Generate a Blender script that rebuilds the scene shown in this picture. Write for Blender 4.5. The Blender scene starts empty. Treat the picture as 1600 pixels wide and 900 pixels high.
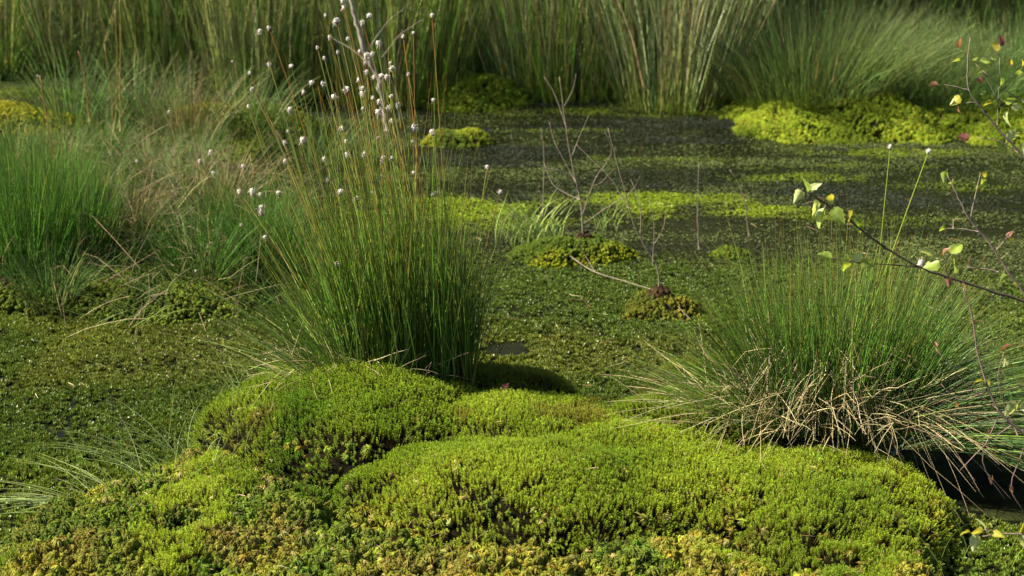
import bpy, math, random
import numpy as np
from mathutils import Vector
R = lambda a: a * math.pi / 180
rng = np.random.default_rng(7)
random.seed(7)
C = bpy.context.scene.collection
scene = bpy.context.scene

# ------------------------------------------------------------------ camera, sky, sun, exposure
PITCH = R(18.0); CAM = np.array([0.0, 0.0, 1.5]); F = 2800.0
cam = bpy.data.cameras.new('camera'); camo = bpy.data.objects.new('camera', cam); C.objects.link(camo)
camo.location = CAM; camo.rotation_euler = (R(90) - PITCH, 0, 0)
cam.sensor_width = 36; cam.lens = F / 1600 * 36; cam.clip_start = 0.05; cam.clip_end = 500
cam.dof.use_dof = True; cam.dof.focus_distance = 3.62; cam.dof.aperture_fstop = 6.5
scene.camera = camo
SUN_EL, SUN_AZ = R(44), R(-95)         # azimuth from +Y towards +X: the sun stands to the left
sun_dir = Vector((math.sin(SUN_AZ) * math.cos(SUN_EL), math.cos(SUN_AZ) * math.cos(SUN_EL), math.sin(SUN_EL)))
w = bpy.data.worlds.new('World'); scene.world = w; w.use_nodes = True
nt = w.node_tree; sky = nt.nodes.new('ShaderNodeTexSky'); sky.sky_type = 'NISHITA'; sky.sun_disc = False
sky.sun_elevation = SUN_EL; sky.sun_rotation = SUN_AZ
bg = nt.nodes['Background']; bg.inputs['Strength'].default_value = 0.05
nt.links.new(sky.outputs[0], bg.inputs[0])
sl = bpy.data.lights.new('sun', 'SUN'); sl.energy = 5.0; sl.angle = R(0.5); sl.color = (1.0, 0.91, 0.74)
so = bpy.data.objects.new('sun', sl); C.objects.link(so); so.rotation_euler = sun_dir.to_track_quat('Z', 'Y').to_euler()
scene.view_settings.view_transform = 'Standard'; scene.view_settings.look = 'None'
scene.view_settings.exposure = 1.55; scene.view_settings.gamma = 1.0
scene.cycles.max_bounces = 5; scene.cycles.diffuse_bounces = 3; scene.cycles.glossy_bounces = 2
scene.cycles.transmission_bounces = 4; scene.cycles.sample_clamp_indirect = 4

cp, sp = math.cos(PITCH), math.sin(PITCH)
def at(px, py, Y=None, z=None):
    """the world point seen at a place of the photo, at a given distance Y or a given height z"""
    a = (px - 800) / F; b = (450 - py) / F
    d = np.array([a, cp + b * sp, -sp + b * cp])
    s = (Y / d[1]) if Y is not None else ((z - CAM[2]) / d[2])
    return CAM + d * s

# ------------------------------------------------------------------ noise
def _h(ix, iy, seed):
    n = (ix.astype(np.int64) * 374761393 + iy.astype(np.int64) * 668265263 + seed * 1442695041) & 0xffffffff
    n = ((n ^ (n >> 13)) * 1274126177) & 0xffffffff
    return ((n ^ (n >> 16)) & 0xffff) / 65535.0
def vnoise(x, y, seed=0):
    x = np.asarray(x, float); y = np.asarray(y, float)
    ix = np.floor(x); iy = np.floor(y); fx = x - ix; fy = y - iy
    fx = fx * fx * (3 - 2 * fx); fy = fy * fy * (3 - 2 * fy)
    a = _h(ix, iy, seed); b = _h(ix + 1, iy, seed); c = _h(ix, iy + 1, seed); d = _h(ix + 1, iy + 1, seed)
    return (a * (1 - fx) + b * fx) * (1 - fy) + (c * (1 - fx) + d * fx) * fy
def fbm(x, y, seed=0, o=4):
    s = 0; t = 0; a = 1.0
    for k in range(o):
        s = s + a * vnoise(np.asarray(x) * 2 ** k + 17.3 * k, np.asarray(y) * 2 ** k - 9.1 * k, seed + k); t += a; a *= .5
    return s / t
def sst(a, b, x):
    t = np.clip((x - a) / (b - a), 0, 1); return t * t * (3 - 2 * t)

# ------------------------------------------------------------------ materials
def new_mat(name):
    m = bpy.data.materials.new(name); m.use_nodes = True
    n = m.node_tree.nodes; l = m.node_tree.links
    return m, n, l, n['Principled BSDF'], n['Material Output']
def plant_mat(name, rough=.45, trans=.3, tint=False, spec=.5, tgain=(1.25, 1.2, .6), noise=None):
    """leaf stuff: pigment from the mesh's own colours (times the tint of each sprig), part of the light passing through"""
    m, n, l, p, out = new_mat(name)
    a = n.new('ShaderNodeAttribute'); a.attribute_name = 'Col'
    col = a.outputs['Color']
    if tint:
        b = n.new('ShaderNodeAttribute'); b.attribute_type = 'INSTANCER'; b.attribute_name = 'tint'
        mx = n.new('ShaderNodeMix'); mx.data_type = 'RGBA'; mx.blend_type = 'MULTIPLY'; mx.inputs[0].default_value = 1
        l.new(col, mx.inputs[6]); l.new(b.outputs['Color'], mx.inputs[7]); col = mx.outputs[2]
    if noise:
        tc = n.new('ShaderNodeTexCoord'); tx = n.new('ShaderNodeTexNoise'); tx.inputs['Scale'].default_value = noise
        l.new(tc.outputs['Object'], tx.inputs['Vector'])
        mr = n.new('ShaderNodeMapRange'); mr.inputs[1].default_value = .3; mr.inputs[2].default_value = .7
        mr.inputs[3].default_value = .7; mr.inputs[4].default_value = 1.25; l.new(tx.outputs[0], mr.inputs[0])
        mx = n.new('ShaderNodeMix'); mx.data_type = 'RGBA'; mx.blend_type = 'MULTIPLY'; mx.inputs[0].default_value = 1
        l.new(col, mx.inputs[6]); l.new(mr.outputs[0], mx.inputs[7]); col = mx.outputs[2]
    l.new(col, p.inputs['Base Color']); p.inputs['Roughness'].default_value = rough
    p.inputs['Specular IOR Level'].default_value = spec
    if trans > 0:
        t = n.new('ShaderNodeBsdfTranslucent'); ms = n.new('ShaderNodeMixShader'); ms.inputs[0].default_value = trans
        g = n.new('ShaderNodeMix'); g.data_type = 'RGBA'; g.blend_type = 'MULTIPLY'; g.inputs[0].default_value = 1
        l.new(col, g.inputs[6]); g.inputs[7].default_value = (*tgain, 1); l.new(g.outputs[2], t.inputs['Color'])
        l.new(p.outputs[0], ms.inputs[1]); l.new(t.outputs[0], ms.inputs[2]); l.new(ms.outputs[0], out.inputs[0])
    return m
M_blade = plant_mat('grass_blade', .45, .32, spec=.3)
M_rush = plant_mat('rush_blade', .34, .28, spec=.5)
M_straw = plant_mat('straw', .6, .15, spec=.3)
M_moss = plant_mat('moss_sprig', .6, .34, tint=True, spec=.15)
M_float = plant_mat('wet_moss', .36, .25, tint=True, spec=.4)
M_weed = plant_mat('water_weed', .6, .15, tint=True, spec=.2)
M_leaf = plant_mat('birch_leaf', .4, .45, spec=.5, noise=60)
M_bark = plant_mat('bark', .8, 0, spec=.25, noise=90)
M_fluff = plant_mat('cotton_fluff', .9, .45, spec=.1, tgain=(1, 1, 1))

def soil_mat(name, c1, c2, scale, bump=.4, rough=.9):
    m, n, l, p, out = new_mat(name)
    tc = n.new('ShaderNodeTexCoord'); tx = n.new('ShaderNodeTexNoise'); tx.inputs['Scale'].default_value = scale
    tx.inputs['Detail'].default_value = 8; l.new(tc.outputs['Object'], tx.inputs['Vector'])
    r = n.new('ShaderNodeValToRGB'); r.color_ramp.elements[0].color = (*c1, 1); r.color_ramp.elements[1].color = (*c2, 1)
    r.color_ramp.elements[0].position = .35; r.color_ramp.elements[1].position = .68
    l.new(tx.outputs[0], r.inputs[0]); l.new(r.outputs[0], p.inputs['Base Color'])
    b = n.new('ShaderNodeBump'); b.inputs['Strength'].default_value = bump; b.inputs['Distance'].default_value = .02
    l.new(tx.outputs[0], b.inputs['Height']); l.new(b.outputs[0], p.inputs['Normal']); p.inputs['Roughness'].default_value = rough; p.inputs['Specular IOR Level'].default_value = .03
    return m
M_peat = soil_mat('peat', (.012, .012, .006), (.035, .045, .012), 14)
M_hum = soil_mat('hummock_floor', (.004, .004, .002), (.014, .011, .004), 60)
M_knob = soil_mat('root_knob', (.018, .010, .005), (.08, .05, .028), 90, .8)
def water_mat():
    m, n, l, p, out = new_mat('bog_water')
    tc = n.new('ShaderNodeTexCoord'); tx = n.new('ShaderNodeTexNoise'); tx.inputs['Scale'].default_value = 26; tx.inputs['Detail'].default_value = 3
    l.new(tc.outputs['Object'], tx.inputs['Vector'])
    t2 = n.new('ShaderNodeTexNoise'); t2.inputs['Scale'].default_value = 2.2; t2.inputs['Detail'].default_value = 6; l.new(tc.outputs['Object'], t2.inputs['Vector'])
    r = n.new('ShaderNodeValToRGB'); r.color_ramp.elements[0].color = (.003, .004, .002, 1); r.color_ramp.elements[1].color = (.009, .010, .005, 1)
    l.new(t2.outputs[0], r.inputs[0]); l.new(r.outputs[0], p.inputs['Base Color'])
    b = n.new('ShaderNodeBump'); b.inputs['Strength'].default_value = .05; b.inputs['Distance'].default_value = .01
    l.new(tx.outputs[0], b.inputs['Height']); l.new(b.outputs[0], p.inputs['Normal'])
    p.inputs['Roughness'].default_value = .09; p.inputs['Specular IOR Level'].default_value = .2
    return m
M_water = water_mat()

# ------------------------------------------------------------------ mesh helpers
def build_mesh(name, V, faces, col=None, mat=None, smooth=True):
    """V (n,3); faces: list of int arrays (m,3) or (m,4)"""
    me = bpy.data.meshes.new(name)
    faces = [f for f in faces if len(f)]
    nv = len(V); loops = np.concatenate([f.ravel() for f in faces]); cnt = np.concatenate([np.full(len(f), f.shape[1]) for f in faces])
    me.vertices.add(nv); me.vertices.foreach_set('co', np.ascontiguousarray(V, np.float32).ravel())
    me.loops.add(len(loops)); me.loops.foreach_set('vertex_index', loops.astype(np.int32))
    me.polygons.add(len(cnt)); st = np.concatenate([[0], np.cumsum(cnt)[:-1]])
    me.polygons.foreach_set('loop_start', st.astype(np.int32)); me.polygons.foreach_set('loop_total', cnt.astype(np.int32))
    me.polygons.foreach_set('use_smooth', np.full(len(cnt), smooth)); me.update(calc_edges=True)
    if col is not None:
        a = me.color_attributes.new('Col', 'FLOAT_COLOR', 'POINT')
        c4 = np.ones((nv, 4), np.float32); c4[:, :3] = col; a.data.foreach_set('color', c4.ravel())
    if mat: me.materials.append(mat)
    return me
def link(name, me, parent=None, loc=None):
    o = bpy.data.objects.new(name, me); C.objects.link(o)
    if parent is not None: o.parent = parent
    if loc is not None: o.location = loc
    return o
def tag(o, label=None, cat=None, group=None, kind=None):
    if label: o['label'] = label
    if cat: o['category'] = cat
    if group: o['group'] = group
    if kind: o['kind'] = kind
    return o
def thing(name, label, cat, loc=(0, 0, 0), group=None, rotz=0):
    o = bpy.data.objects.new(name, None); C.objects.link(o); o.location = tuple(loc); o.rotation_euler = (0, 0, rotz)
    o.empty_display_size = .05
    return tag(o, label, cat, group)
class Bag:
    """collects pieces for one mesh"""
    def __init__(s): s.V = []; s.C = []; s.F = {3: [], 4: []}; s.n = 0
    def add(s, V, faces, col):
        s.V.append(V); s.C.append(np.broadcast_to(col, (len(V), 3)))
        for f in faces:
            if len(f): s.F[f.shape[1]].append(f + s.n)
        s.n += len(V)
    def mesh(s, name, mat, smooth=True):
        fs = [np.concatenate(s.F[k]) for k in (3, 4) if s.F[k]]
        return build_mesh(name, np.concatenate(s.V), fs, np.concatenate(s.C), mat, smooth)
def norm(v): return v / np.maximum(np.linalg.norm(v, axis=-1, keepdims=True), 1e-9)

def tubes(P, Rad, col, sides=3):
    """many tubes at once. P (N,K,3) centre lines, Rad (N,K), col (N,K,3)"""
    N, K, _ = P.shape
    T = np.gradient(P, axis=1); T = norm(T)
    ref = np.tile(norm(rng.normal(size=(N, 1, 3)) * [1, 1, .2]), (1, K, 1))
    A = norm(np.cross(T, ref)); B = np.cross(T, A)
    ang = np.arange(sides) * 2 * math.pi / sides
    V = P[:, :, None] + Rad[:, :, None, None] * (np.cos(ang)[None, None, :, None] * A[:, :, None] + np.sin(ang)[None, None, :, None] * B[:, :, None])
    V = V.reshape(-1, 3); Cc = np.repeat(col.reshape(-1, 3), sides, axis=0)
    n, k, s = np.meshgrid(np.arange(N), np.arange(K - 1), np.arange(sides), indexing='ij')
    i0 = (n * K + k) * sides + s; i1 = (n * K + k) * sides + (s + 1) % sides
    Fq = np.stack([i0, i1, i1 + sides, i0 + sides], -1).reshape(-1, 4)
    return V, [Fq], Cc
def blades(bag, base, d, L, droop, width, c_base, c_mid, c_tip, segs=7, sides=3, jitter=.18, wav=.0, tipstart=.8):
    """tapering blades. d: start direction (N,3); droop: added vector (N,3) growing with the square of the length"""
    N = len(base); t = np.linspace(0, 1, segs + 1)[None, :, None]
    L = np.broadcast_to(L, (N,))[:, None, None]; d = norm(d)
    P = base[:, None] + L * (d[:, None] * t + droop[:, None] * t ** 2)
    if wav: P = P + rng.normal(size=(N, 1, 3)) * wav * L * np.sin(t * rng.uniform(3, 7, (N, 1, 1)))
    w_ = np.broadcast_to(width, (N,))[:, None] * np.clip(1.0 - t[..., 0] ** 2.2, .12, 1)
    tt = t
    def cc(c): return np.asarray(c, float).reshape(-1, 3)[:, None] if np.ndim(c) == 2 else np.asarray(c, float)[None, None]
    k1 = np.clip(tt / .22, 0, 1); k2 = np.clip((tt - tipstart) / (1 - tipstart + 1e-6), 0, 1)
    col = cc(c_base) * (1 - k1) + cc(c_mid) * k1; col = col * (1 - k2) + cc(c_tip) * k2
    col = col * np.exp(rng.normal(size=(N, 1, 1)) * jitter) * (1 + rng.normal(size=(N, 1, 3)) * jitter * .25)
    V, Fq, Cc = tubes(P, w_, np.clip(col, .003, .9), sides)
    bag.add(V, Fq, Cc); return P
def polytube(bag, pts, r0, r1, col, sides=6, sub=4, wob=.0):
    pts = np.asarray(pts, float)
    if len(pts) > 2:   # Catmull-Rom
        q = np.vstack([2 * pts[0] - pts[1], pts, 2 * pts[-1] - pts[-2]]); out = []
        for i in range(1, len(q) - 2):
            for s in np.arange(sub) / sub:
                p0, p1, p2, p3 = q[i - 1:i + 3]
                out.append(.5 * ((2 * p1) + (-p0 + p2) * s + (2 * p0 - 5 * p1 + 4 * p2 - p3) * s * s + (-p0 + 3 * p1 - 3 * p2 + p3) * s ** 3))
        out.append(pts[-1]); pts = np.array(out)
    else:
        s = np.linspace(0, 1, 6)[:, None]; pts = pts[0] * (1 - s) + pts[1] * s
    if wob: pts[1:-1] += rng.normal(size=(len(pts) - 2, 3)) * wob
    K = len(pts); rad = np.linspace(r0, r1, K) * (1 + rng.normal(size=K) * .08)
    V, Fq, Cc = tubes(pts[None], rad[None], np.tile(np.asarray(col, float) * 1.0, (1, K, 1)), sides)
    caps = [np.array([[0, i, i + 1] for i in range(1, sides - 1)]), np.array([[(K - 1) * sides, (K - 1) * sides + i, (K - 1) * sides + i + 1] for i in range(1, sides - 1)])]
    bag.add(V, Fq + caps, Cc); return pts

# ------------------------------------------------------------------ the lie of the land
def bump(x, y, cx, cy, rx, ry, h, p=3.0, q=.6, rot=0):
    c, s = math.cos(rot), math.sin(rot); u = (x - cx) * c + (y - cy) * s; v = -(x - cx) * s + (y - cy) * c
    u = u + (fbm(x * 9, y * 9, 71, 2) - .5) * .10; v = v + (fbm(x * 9, y * 9, 72, 2) - .5) * .07
    d = np.sqrt((u / rx) ** 2 + (v / ry) ** 2)
    return h * np.clip(1 - d ** p, 0, 1) ** q
def smax(a, b, k=.012):
    h = np.clip(.5 + .5 * (a - b) / k, 0, 1); return b * (1 - h) + a * h + k * h * (1 - h)
EX = np.array([-1.6, -.95, -.78, -.6, -.35, -.05, .08, .3, .55, .75, .86, .93, 1.1])
EY = np.array([2.5, 3.02, 3.28, 3.55, 3.82, 3.70, 3.56, 3.58, 3.74, 3.66, 3.42, 2.6, 2.0])
def dome(x, y, cx, cy, rx, ry, b0, cl, H, rot=0):
    """a moss dome with a sheer little step all round its foot"""
    c, s = math.cos(rot), math.sin(rot); u = (x - cx) * c + (y - cy) * s; v = -(x - cx) * s + (y - cy) * c
    u = u + (fbm(x * 9, y * 9, 71, 3) - .5) * .11; v = v + (fbm(x * 9, y * 9, 72, 3) - .5) * .09
    d = np.sqrt((u / rx) ** 2 + (v / ry) ** 2)
    return np.where(d < 1.02, b0 + cl * sst(1.0, .93, d) + H * np.clip(1 - d ** 2.0, 0, 1) ** .8, -.1), d
def cushions(x, y):
    g = 7.5; ix = np.floor(x * g); iy = np.floor(y * g); best = np.full(np.shape(x), 9.0)
    for dx in (-1, 0, 1):
        for dy in (-1, 0, 1):
            jx, jy = ix + dx, iy + dy; px = jx + .15 + .7 * _h(jx, jy, 401); py = jy + .15 + .7 * _h(jx, jy, 402)
            best = np.minimum(best, (x * g - px) ** 2 + (y * g - py) ** 2)
    return np.clip(1 - best * 1.3, 0, 1) ** .6
DOMES = [(-.33, 3.41, .30, .28, .060, .018, .130, 0), (.03, 3.34, .25, .15, .085, .015, .065, 0), (.02, 3.10, .37, .21, .025, .015, .125, -4), (.22, 3.22, .27, .16, .065, .015, .070, 0), (.30, 3.13, .24, .17, .040, .025, .075, 0),
         (.37, 3.35, .17, .11, .08, .030, .070, 0), (.52, 3.52, .25, .14, .07, .035, .085, 0), (.56, 3.10, .25, .28, .015, .015, .085, 0), (-.03, 3.60, .18, .14, .0, .03, .10, 0)]
def hummock_h(x, y, full=False):
    wob = (fbm(x * 5, y * 5, 3, 3) - .5) * .12
    e = np.interp(x, EX, EY) - y + wob                      # >0 inside
    apron = -.05 + .09 * sst(-.02, .16, e) + .035 * sst(.1, .4, e) - .04 * sst(3.05, 2.75, y)
    right = sst(.80, .67, x + wob * .5)
    apron = apron * right + (1 - right) * -.05
    h = apron
    h = h + .030 * cushions(x, y) * sst(.0, .04, h); hs = []; dm = np.full(np.shape(x), 9.0)
    for (cx, cy, rx, ry, b0, cl, H, rot) in DOMES: 
        hd, d = dome(x, y, cx, cy, rx, ry, b0, cl, H, R(rot)); hs.append(hd); dm = np.minimum(dm, d)
    h = h - .03 * sst(1.25, 1.0, dm) * sst(-.02, .03, h)
    for hd in hs: h = np.maximum(h, hd)
    if full: member = np.max(np.stack(hs), 0) >= h - 1e-4
    h = h + (fbm(x * 11, y * 11, 5, 3) - .5) * .034 * sst(-.03, .05, h)
    h = h + (fbm(x * 30, y * 30, 9, 3) - .5) * .05 * sst(.14, .07, h) * sst(-.03, .03, h)
    return (h, member) if full else h
def left_bank(x, y):
    wl = (fbm(x * 2.2, y * 2.2, 21, 3) - .5)
    e = np.minimum((-.62 + wl * .30 - .10 * sst(5.2, 6, y) - x), (y - (4.30 + wl * .3 - .12 * (x + 1.4))))
    return e
def far_bank(x, y):
    h = -.2 + bump(x, y, 1.27, 6.68, .70, .60, .29, 2.2, .8)
    h = smax(h, -.2 + bump(x, y, 2.0, 6.68, .75, .66, .32, 2.2, .8), .03)
    h = smax(h, -.2 + bump(x, y, 2.9, 6.9, .8, .7, .36, 2.2, .8), .03)
    return h + (fbm(x * 7, y * 7, 44, 3) - .5) * .10 + (fbm(x * 18, y * 18, 47, 2) - .5) * .04
def left_mound(x, y):
    h = -.05 + bump(x, y, -1.02, 6.35, .42, .22, .17, 2.4, .6)
    return smax(h, -.05 + bump(x, y, -1.8, 6.15, .42, .28, .22, 2.2, .9), .02)
def ground_h(x, y):
    h = np.full(np.shape(x), -.16)
    e = left_bank(x, y)
    h = np.maximum(h, -.16 + .22 * sst(-.05, .18, e) + .05 * sst(.15, 1.2, e) + .03 * sst(0, .3, e) * (fbm(x * 5, y * 5, 31, 3) - .5) * 2)
    w7 = (fbm(x * 1.3, 3.3 + x * 0, 51, 2) - .5) * .5
    h = np.maximum(h, -.16 + .24 * sst(-.1, .35, y - (7.08 + w7)) + .5 * sst(1, 12, y - 7))
    h = np.maximum(h, -.16 + .164 * sst(1.35, .9, np.sqrt(((x - 1.0) / .26) ** 2 + ((y - 3.36) / .22) ** 2)))  # added dark mud island, stands in for the shade under the right tussock's overhang
    h = np.maximum(h, -.16 + .3 * sst(3.2, 4.2, x) + .4 * sst(4, 14, x))
    h = np.maximum(h, -.16 + .3 * sst(-2.9, -3.6, x))
    h = np.maximum(h, -.16 + .3 * sst(2.35, 1.9, y + .15 * x))
    return h
def grid_mesh(name, xs, ys, hf, mat):
    X, Y = np.meshgrid(xs, ys); Z = hf(X, Y); V = np.stack([X, Y, Z], -1).reshape(-1, 3); nx, ny = len(xs), len(ys)
    i = (np.arange(ny - 1)[:, None] * nx + np.arange(nx - 1)[None]).ravel()
    return build_mesh(name, V, [np.stack([i, i + 1, i + nx + 1, i + nx], 1)], None, mat)
def hgrad(hf, x, y, e=.006):
    return np.stack([-(hf(x + e, y) - hf(x - e, y)) / (2 * e), -(hf(x, y + e) - hf(x, y - e)) / (2 * e), np.ones_like(x)], -1)

xs = np.concatenate([np.linspace(-150, -6, 14)[:-1], np.linspace(-6, 6, 240), np.linspace(6, 150, 14)[1:]])
ys = np.concatenate([np.linspace(-60, 1, 8)[:-1], np.linspace(1, 12, 230), np.linspace(12, 300, 16)[1:]])
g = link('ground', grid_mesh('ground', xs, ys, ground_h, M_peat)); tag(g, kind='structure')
wx = np.array([-4.0, 4.6]); wy = np.array([1.0, 8.2])
wt = link('water', grid_mesh('water', wx, wy, lambda x, y: np.zeros_like(x), M_water)); tag(wt, kind='structure')

# ------------------------------------------------------------------ scattering sprigs (moss and water weed: one object each)
def rot_euler(n, yaw):
    """rotation taking Z to n and turned by yaw about it, as XYZ Euler angles"""
    z = norm(n); ref = np.stack([np.cos(yaw), np.sin(yaw), np.zeros_like(yaw)], -1)
    y = norm(np.cross(z, ref)); x = np.cross(y, z)
    return np.stack([np.arctan2(y[:, 2], z[:, 2]), np.arcsin(np.clip(-x[:, 2], -1, 1)), np.arctan2(x[:, 1], x[:, 0])], -1)
SRC = {}
def scatter(name, pts, n, scale, tint, src, parent=None):
    N = len(pts)
    me = bpy.data.meshes.new(name); me.vertices.add(N); me.vertices.foreach_set('co', pts.astype(np.float32).ravel())
    rot = rot_euler(n, rng.uniform(0, 6.283, N))
    a = me.attributes.new('rot', 'FLOAT_VECTOR', 'POINT'); a.data.foreach_set('vector', rot.astype(np.float32).ravel())
    a = me.attributes.new('scl', 'FLOAT', 'POINT'); a.data.foreach_set('value', scale.astype(np.float32))
    a = me.attributes.new('tint', 'FLOAT_COLOR', 'POINT'); c4 = np.ones((N, 4), np.float32); c4[:, :3] = tint; a.data.foreach_set('color', c4.ravel())
    a = me.attributes.new('pick', 'INT', 'POINT'); a.data.foreach_set('value', rng.integers(0, len(src), N).astype(np.int32))
    o = link(name, me, parent)
    ng = bpy.data.node_groups.new(name + '_scatter', 'GeometryNodeTree')
    ng.interface.new_socket('Geometry', in_out='INPUT', socket_type='NodeSocketGeometry'); ng.interface.new_socket('Geometry', in_out='OUTPUT', socket_type='NodeSocketGeometry')
    N_ = ng.nodes; L_ = ng.links; gi = N_.new('NodeGroupInput'); go = N_.new('NodeGroupOutput')
    iop = N_.new('GeometryNodeInstanceOnPoints'); g2i = N_.new('GeometryNodeGeometryToInstance')
    for s in reversed(src):
        oi = N_.new('GeometryNodeObjectInfo'); oi.inputs['Object'].default_value = s; oi.inputs['As Instance'].default_value = False
        L_.new(oi.outputs['Geometry'], g2i.inputs[0])
    def na(nm, ty):
        q = N_.new('GeometryNodeInputNamedAttribute'); q.data_type = ty; q.inputs['Name'].default_value = nm
        return [s for s in q.outputs if s.enabled and s.name == 'Attribute'][0]
    L_.new(gi.outputs[0], iop.inputs['Points']); L_.new(g2i.outputs[0], iop.inputs['Instance'])
    iop.inputs['Pick Instance'].default_value = True
    L_.new(na('pick', 'INT'), iop.inputs['Instance Index'])
    e2r = N_.new('FunctionNodeEulerToRotation'); L_.new(na('rot', 'FLOAT_VECTOR'), e2r.inputs[0]); L_.new(e2r.outputs[0], iop.inputs['Rotation'])
    L_.new(na('scl', 'FLOAT'), iop.inputs['Scale']); L_.new(iop.outputs[0], go.inputs[0])
    md = o.modifiers.new('scatter', 'NODES'); md.node_group = ng
    return o
def source(name, bag, mat, smooth=False):
    me = bag.mesh(name, mat, smooth); return bpy.data.objects.new(name, me)    # never linked: only read by the scatter nodes
def leaf_strip(bag, base, d, side, L, W, curl, col, tipcol, segs=3):
    """small leaves as folded strips. arrays (N,3)"""
    N = len(base); up = norm(np.cross(side, d)); t = np.linspace(0, 1, segs + 1)
    L = np.broadcast_to(L, (N,)); W = np.broadcast_to(W, (N,))
    P = base[:, None] + L[:, None, None] * (d[:, None] * t[None, :, None] + curl * -up[:, None] * (t ** 2)[None, :, None])
    wd = W[:, None] * np.array([.55] + [1 - (k / segs) ** 2 for k in range(1, segs)])[None]
    V = np.concatenate([np.stack([P[:, :-1] - side[:, None] * wd[..., None], P[:, :-1] + side[:, None] * wd[..., None]], 2).reshape(N, -1, 3), P[:, -1:]], 1)
    nv = 2 * segs + 1; qs = np.array([[2 * k, 2 * k + 1, 2 * k + 3, 2 * k + 2] for k in range(segs - 1)]).reshape(-1, 4); ts = np.array([[2 * segs - 2, 2 * segs - 1, 2 * segs]])
    off = (np.arange(N) * nv)[:, None, None]
    tv = np.concatenate([np.repeat(t[:-1], 2), [1]])
    cc = np.asarray(col)[None, None] * (1 - tv[None, :, None]) + np.asarray(tipcol)[None, None] * tv[None, :, None]
    cc = np.broadcast_to(cc, (N, nv, 3)).reshape(-1, 3) * np.exp(np.repeat(rng.normal(size=(N, 1)) * .15, nv, axis=0))
    bag.add(V.reshape(-1, 3), [(qs[None] + off).reshape(-1, 4), (ts[None] + off).reshape(-1, 3)], cc)

def haircap(H=.034, nl=20):
    b = Bag(); z = H * (1 - .55 * rng.uniform(0, 1, nl) ** 2.2); z = np.sort(z); fr = (z / H)
    a = np.arange(nl) * 2.4 + rng.normal(size=nl) * .2
    el = R(15) + R(50) * sst(.80, 1.0, fr) + rng.normal(size=nl) * .12
    out = np.stack([np.cos(a), np.sin(a), np.zeros(nl)], -1); d = out * np.cos(el)[:, None] + np.array([0, 0, 1.]) * np.sin(el)[:, None]
    side = np.stack([-np.sin(a), np.cos(a), np.zeros(nl)], -1)
    base = np.stack([np.zeros(nl), np.zeros(nl), z], -1)
    k = sst(.45, .95, fr)
    for i in range(nl):
        c = np.array([.55, .42, .22]) * (1 - k[i]) + np.array([1.0, 1.0, 1.0]) * k[i]
        leaf_strip(b, base[i:i + 1], d[i:i + 1], side[i:i + 1], .0050 * (.6 + .5 * k[i]), .00052, .15, c * .8, c * 1.15, 2)
    V, Fq, Cc = tubes(np.array([[[0, 0, -.012], [0, 0, H * .5], [0, 0, H * .97]]]), np.array([[.0006, .0006, .0004]]), np.array([[[.30, .14, .07], [.4, .25, .1], [.8, .8, .5]]]))
    b.add(V, Fq, Cc); return b
def capit(r=.008, nb=15, droop=.9, H=.014):
    """a peat moss head: tight centre, soft branches arching out and down"""
    b = Bag()
    for ring, (n_, el0, rr, z0) in enumerate(((nb, .35, 1.0, H * .9), (nb - 3, .95, .6, H), (6, 1.4, .35, H * 1.02))):
        a = np.arange(n_) * 6.283 / n_ + rng.normal(size=n_) * .2; el = el0 + rng.normal(size=n_) * .15
        out = np.stack([np.cos(a), np.sin(a), np.zeros(n_)], -1); d = out * np.cos(el)[:, None] + np.array([0, 0, 1.]) * np.sin(el)[:, None]
        t = np.linspace(0, 1, 4)[None, :, None]; Lb = (r * rr * rng.uniform(.8, 1.2, n_))[:, None, None]
        P = np.array([0, 0, z0]) + Lb * (d[:, None] * t + np.array([0, 0, -droop]) * t ** 2)
        rad = np.tile(np.array([.0006, .0011, .0009, .0002]) * r / .008, (n_, 1))
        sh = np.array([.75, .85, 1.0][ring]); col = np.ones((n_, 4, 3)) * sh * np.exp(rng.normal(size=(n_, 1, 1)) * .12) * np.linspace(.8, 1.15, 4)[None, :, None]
        V, Fq, Cc = tubes(P, rad, col); b.add(V, Fq, Cc)
    a = np.arange(8) * .8; t = np.linspace(0, 1, 3)[None, :, None]
    d = np.stack([np.cos(a) * .6, np.sin(a) * .6, -np.ones(8)], -1)
    P = np.array([0, 0, H * .8]) + .012 * d[:, None] * t
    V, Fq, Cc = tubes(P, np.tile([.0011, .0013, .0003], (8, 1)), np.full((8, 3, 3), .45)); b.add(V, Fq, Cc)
    return b
def mat_tuft(r=.008):
    """floating moss: a flat little cushion of short wet leaves"""
    b = Bag(); n_ = 20; a = rng.uniform(0, 6.283, n_); el = rng.uniform(.1, 1.3, n_)
    out = np.stack([np.cos(a), np.sin(a), np.zeros(n_)], -1); d = out * np.cos(el)[:, None] + np.array([0, 0, 1.]) * np.sin(el)[:, None]
    side = np.stack([-np.sin(a), np.cos(a), np.zeros(n_)], -1); base = out * rng.uniform(0, .5, (n_, 1)) * r + np.array([0, 0, -.001])
    leaf_strip(b, base, d, side, rng.uniform(.6, 1.1, n_) * r, r * .26, .45, np.array([.6, .6, .6]), np.array([1.1, 1.1, 1.0]), 3)
    return b
def weed():
    b = Bag(); 
    for k in range(rng.integers(2, 4)):
        c = rng.normal(size=2) * .0022; r_ = rng.uniform(.0013, .0024); a = np.arange(6) * 1.047
        V = np.stack([c[0] + r_ * np.cos(a), c[1] + r_ * .8 * np.sin(a), .0012 + rng.normal(size=6) * .0005], -1)
        b.add(np.vstack([V, [[c[0], c[1], .0003]]]), [np.array([[i, (i + 1) % 6, 6] for i in range(6)])], np.array([1., 1., 1.]))
    return b
S_hair = [source('haircap_moss_sprig', haircap(.024 + .0015 * k), M_moss) for k in range(5)]
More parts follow.
